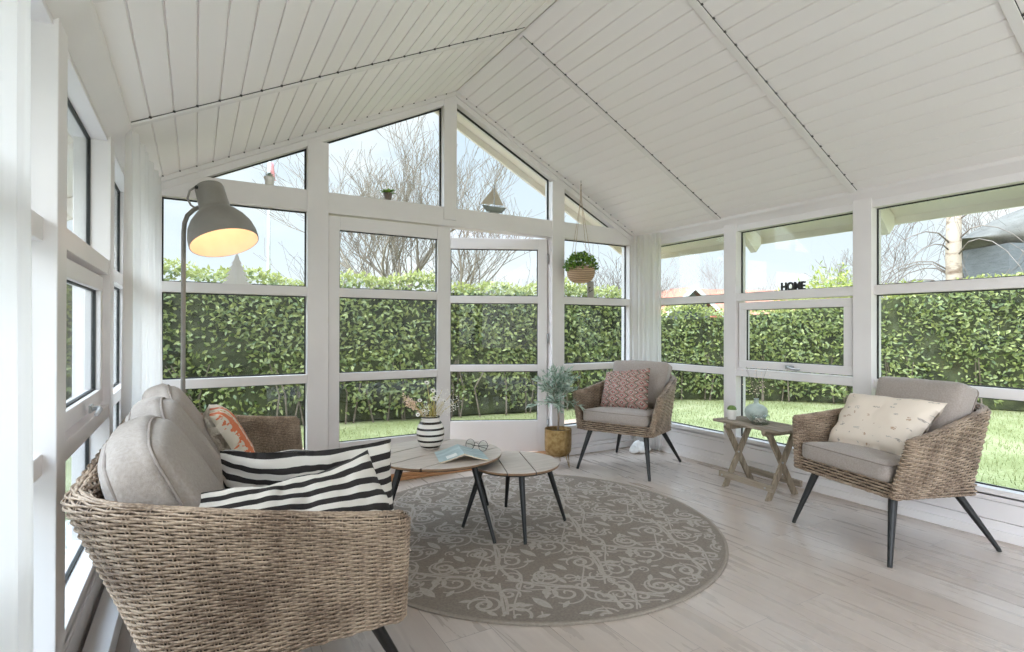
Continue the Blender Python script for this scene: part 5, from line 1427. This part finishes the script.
# leafy shrubs rising above the side hedge
def shrub(label, loc, rx, rz_, h, n, seed, mat):
    rng = np.random.default_rng(seed); t = thing('leafy_shrub', label, 'shrub', (*loc, GZ), 0, 'shrubs above the hedge')
    a = rng.uniform(0, 2*PI, n); el = np.arcsin(rng.uniform(-.6, 1, n)); r = rng.uniform(.5, 1, n)
    dr = np.c_[np.cos(a)*np.cos(el), np.sin(a)*np.cos(el), np.sin(el)]; P = dr*r[:, None]*np.array([rx, rx*.8, rz_])*(1+.25*np.sin(5*a+7*el))[:, None]+np.array([0, 0, h])
    D = unit(dr+rng.normal(0, .7, dr.shape)); Nn = unit(dr+rng.normal(0, .5, dr.shape)); Nn = unit(Nn-D*(Nn*D).sum(1)[:, None])
    V, F = leaves_np(P, D, Nn, rng.uniform(.10, .16, n), rng.uniform(.03, .05, n)); np_obj('leaves', V, F, mat, t, smooth=False, tint=np.repeat(rng.random(n), 5))['kind'] = 'stuff'
    s_ = MB(); rd = random.Random(seed)
    for k in range(24):
        e = P[rd.randrange(n)]; s_.tube([(0, 0, 0), (e[0]*.3, e[1]*.3, h*.6), tuple(e)], [.03, .018, .005], 5)
    s_.build('stems', M['bark'], t, smooth=True)
shrub('airy yellow-green shrub above the hedge in the right half of the HOME window', place(835, 11.5), .85, .75, 1.9, 1500, 3, M['leaf_bright'])
shrub('airy yellow-green shrub above the hedge between the HOME letters and the post', place(800, 12.5), .8, .55, 1.75, 1000, 4, M['leaf_bright'])
shrub('yellow-green shrub under the birch beside the wide post', place(912, 10.5), .8, .5, 1.75, 1200, 6, M['leaf_bright'])
shrub('yellow-green shrub just right of the birch trunk', place(985, 10.5), .8, .5, 1.8, 1200, 8, M['leaf_bright'])

# neighbouring house
hs = thing('neighbour_house', 'red-roofed house with white gable boards beyond the hedge', 'house', (*place(695, 24), GZ), math.radians(-30.55+10))
# local: +x to the right in view, +y away
w_, hE, hR, Ln = 2.2, 2.2, 3.3, 9.5
mb = MB(); mb.prism([(-w_/2, 0), (w_/2, 0), (w_/2, hE-.1), (0, hR-.25), (-w_/2, hE-.1)], 'y', .25, 6); mb.box((w_/2-.3, .6, 0), (Ln, 5.5, hE-.1)); mb.build('house_wall', M['greyblock'], hs)
mb = MB(); 
mb.add([(0, 0, hR), (-w_/2-.35, 0, hE-.25), (-w_/2-.35, 6, hE-.25), (0, 6, hR), (w_/2+.35, 0, hE-.25), (w_/2+.35, 6, hE-.25)], [(0, 1, 2, 3), (0, 3, 5, 4)])
mb.add([(0.3, 3, hR+.1), (Ln, 3, hR+.1), (Ln, .1, hE-.3), (w_/2-.3, .1, hE-.3), (Ln, 6, hE-.3), (.3, 6, hE-.3)], [(0, 1, 2, 3), (1, 0, 5, 4)])
mb.build('house_roof', M['roof_red'], hs)
mb = MB()
for s_ in (1, -1): mb.prism([(0, hR+.06), (s_*(w_/2+.4), hE-.22), (s_*(w_/2+.4), hE-.42), (0, hR-.16)], 'y', -.06, 0)
mb.build('bargeboard', M['house_white'], hs)
mb = MB(); mb.box((-.5, .2, hE-.3), (.5, .26, hE+.3)); mb.build('window', M['gasket'], hs)
# weathered shed with a curved overhanging roof
sh_ = thing('garden_shed', 'weathered grey shed with curved overhanging roof at the right edge', 'shed', (*place(1035, 11.5), GZ), -.53322)
mb = MB(); mb.box((-.55, 0, 0), (1.6, 1.6, 3.25)); mb.build('shed_wall', M['greyblock'], sh_)
mb = MB()
def shr(u, v):
    x = -.95+2.7*u; e = min(1, u/.30)
    top = 3.48+1.25*u; low = 3.42-.30*math.sin(min(1, u/.28)*PI/2)
    c_ = (top+low)/2; a_ = (top-low)/2*max(e, .12)**.5; w = .9*max(e, .05)**.5; t = v*2*PI
    return (x, .8+w*math.cos(t)+.02*math.sin(9*u+3*t), c_+a_*math.sin(t)+.015*math.sin(17*u))
mb.grid(shr, 26, 24); mb.build('shed_roof', M['greyweather'], sh_, smooth=True)
# flag pole
fp = MB(); fp.tube([(0, 0, 0), (0, 0, 7.6)], [.045, .03], 10)
fpo = thing('flag_pole', 'white flag pole with a red pennant beyond the hedge left of the door', 'flag pole', (*place(268.5, 13.5), GZ)); fp.build('pole', M['house_white'], fpo, smooth=True)
M['red'] = noise_mat('pennant_red', 'd98a8e', 'e39a9c', 10, rough=.8)
fp = MB(); fp.grid(lambda u, v: (.03+.12*u*(1-.5*v), -.05+.02*math.sin(6*v), 5.1+.45*v), 4, 10); fo = fp.build('pennant', M['red'], fpo, smooth=True)
sdm = fo.modifiers.new('S', 'SOLIDIFY'); sdm.thickness = .004

# ------------------------------------------------------------------ sky: pale blue with thin cloud, bright hazy sun behind the viewer
w = bpy.data.worlds.new('World'); SC.world = w; w.use_nodes = True; nt = w.node_tree; nt.nodes.clear()
tc = N(nt, 'ShaderNodeTexCoord'); out = N(nt, 'ShaderNodeOutputWorld'); bgn = N(nt, 'ShaderNodeBackground'); nt.links.new(bgn.outputs[0], out.inputs[0])
sp = N(nt, 'ShaderNodeSeparateXYZ'); nt.links.new(tc.outputs['Generated'], sp.inputs[0])
base = ramp(nt, sp.outputs['Z'], [(0, 'eff2f5'), (.10, 'e2ebf4'), (.45, 'c8daf0'), (1, 'aec8e8')])
cm = N(nt, 'ShaderNodeMapping'); cm.inputs['Scale'].default_value = (1, 1, 2.6); nt.links.new(tc.outputs['Generated'], cm.inputs[0])
cn = N(nt, 'ShaderNodeTexNoise'); cn.inputs['Scale'].default_value = 2.2; cn.inputs['Detail'].default_value = 6; cn.inputs['Roughness'].default_value = .5; nt.links.new(cm.outputs[0], cn.inputs['Vector'])
cf = N(nt, 'ShaderNodeMapRange'); cf.inputs['From Min'].default_value = .48; cf.inputs['From Max'].default_value = .68; nt.links.new(cn.outputs['Fac'], cf.inputs['Value'])
mx = N(nt, 'ShaderNodeMix', data_type='RGBA'); nt.links.new(cf.outputs[0], mx.inputs['Factor']); nt.links.new(base, mx.inputs['A']); mx.inputs['B'].default_value = lin('f8f8f9')
SUN = Vector((-.86, -.14, .48)).normalized()
dt = N(nt, 'ShaderNodeVectorMath', operation='DOT_PRODUCT'); nt.links.new(tc.outputs['Generated'], dt.inputs[0]); dt.inputs[1].default_value = SUN
mr = N(nt, 'ShaderNodeMapRange', interpolation_type='SMOOTHSTEP'); mr.inputs['From Min'].default_value = .25; mr.inputs['From Max'].default_value = 1.0; mr.inputs['To Min'].default_value = 1; mr.inputs['To Max'].default_value = 7.8; nt.links.new(dt.outputs['Value'], mr.inputs['Value'])
sc_ = N(nt, 'ShaderNodeVectorMath', operation='SCALE'); zr = N(nt, 'ShaderNodeMapRange', interpolation_type='SMOOTHSTEP'); zr.inputs['From Min'].default_value = .48; zr.inputs['From Max'].default_value = .9; zr.inputs['To Min'].default_value = 0; zr.inputs['To Max'].default_value = 5; nt.links.new(sp.outputs['Z'], zr.inputs['Value'])
sm_ = N(nt, 'ShaderNodeMath', operation='ADD'); nt.links.new(mr.outputs[0], sm_.inputs[0]); nt.links.new(zr.outputs[0], sm_.inputs[1])
nt.links.new(mx.outputs['Result'], sc_.inputs[0]); nt.links.new(sm_.outputs[0], sc_.inputs['Scale'])
nt.links.new(sc_.outputs[0], bgn.inputs['Color']); bgn.inputs['Strength'].default_value = 1.0
sl = bpy.data.lights.new('sun', 'SUN'); sl.energy = .3; sl.angle = math.radians(25); sl.color = (1, .96, .9)
so = bpy.data.objects.new('sun', sl); COL.objects.link(so); so.rotation_euler = SUN.to_track_quat('Z', 'Y').to_euler()

# ------------------------------------------------------------------ camera
cam = bpy.data.cameras.new('camera'); co = bpy.data.objects.new('camera', cam); COL.objects.link(co); SC.camera = co
cam.sensor_width = 36; cam.lens = 536.5/1024*36; cam.clip_start = .02; cam.clip_end = 200
yaw, pit, roll = .53322, .00363, .00218
Fv = Vector((math.sin(yaw)*math.cos(pit), math.cos(yaw)*math.cos(pit), math.sin(pit))); Rv = Vector((math.cos(yaw), -math.sin(yaw), 0)); Uv = Rv.cross(Fv)
R2 = Rv*math.cos(roll)+Uv*math.sin(roll); U2 = Uv*math.cos(roll)-Rv*math.sin(roll)
co.matrix_world = Matrix(((R2.x, U2.x, -Fv.x, 0), (R2.y, U2.y, -Fv.y, 0), (R2.z, U2.z, -Fv.z, 1.2), (0, 0, 0, 1)))
SC.view_settings.view_transform = 'Standard'; SC.view_settings.look = 'None'; SC.view_settings.gamma = 1; SC.view_settings.use_curve_mapping = False
SC.view_settings.exposure = 0.4
cy = SC.cycles
cy.max_bounces = 14; cy.diffuse_bounces = 8; cy.transparent_max_bounces = 24; cy.glossy_bounces = 4; cy.use_denoising = True; cy.caustics_reflective = False; cy.caustics_refractive = False
cy.sample_clamp_indirect = 8
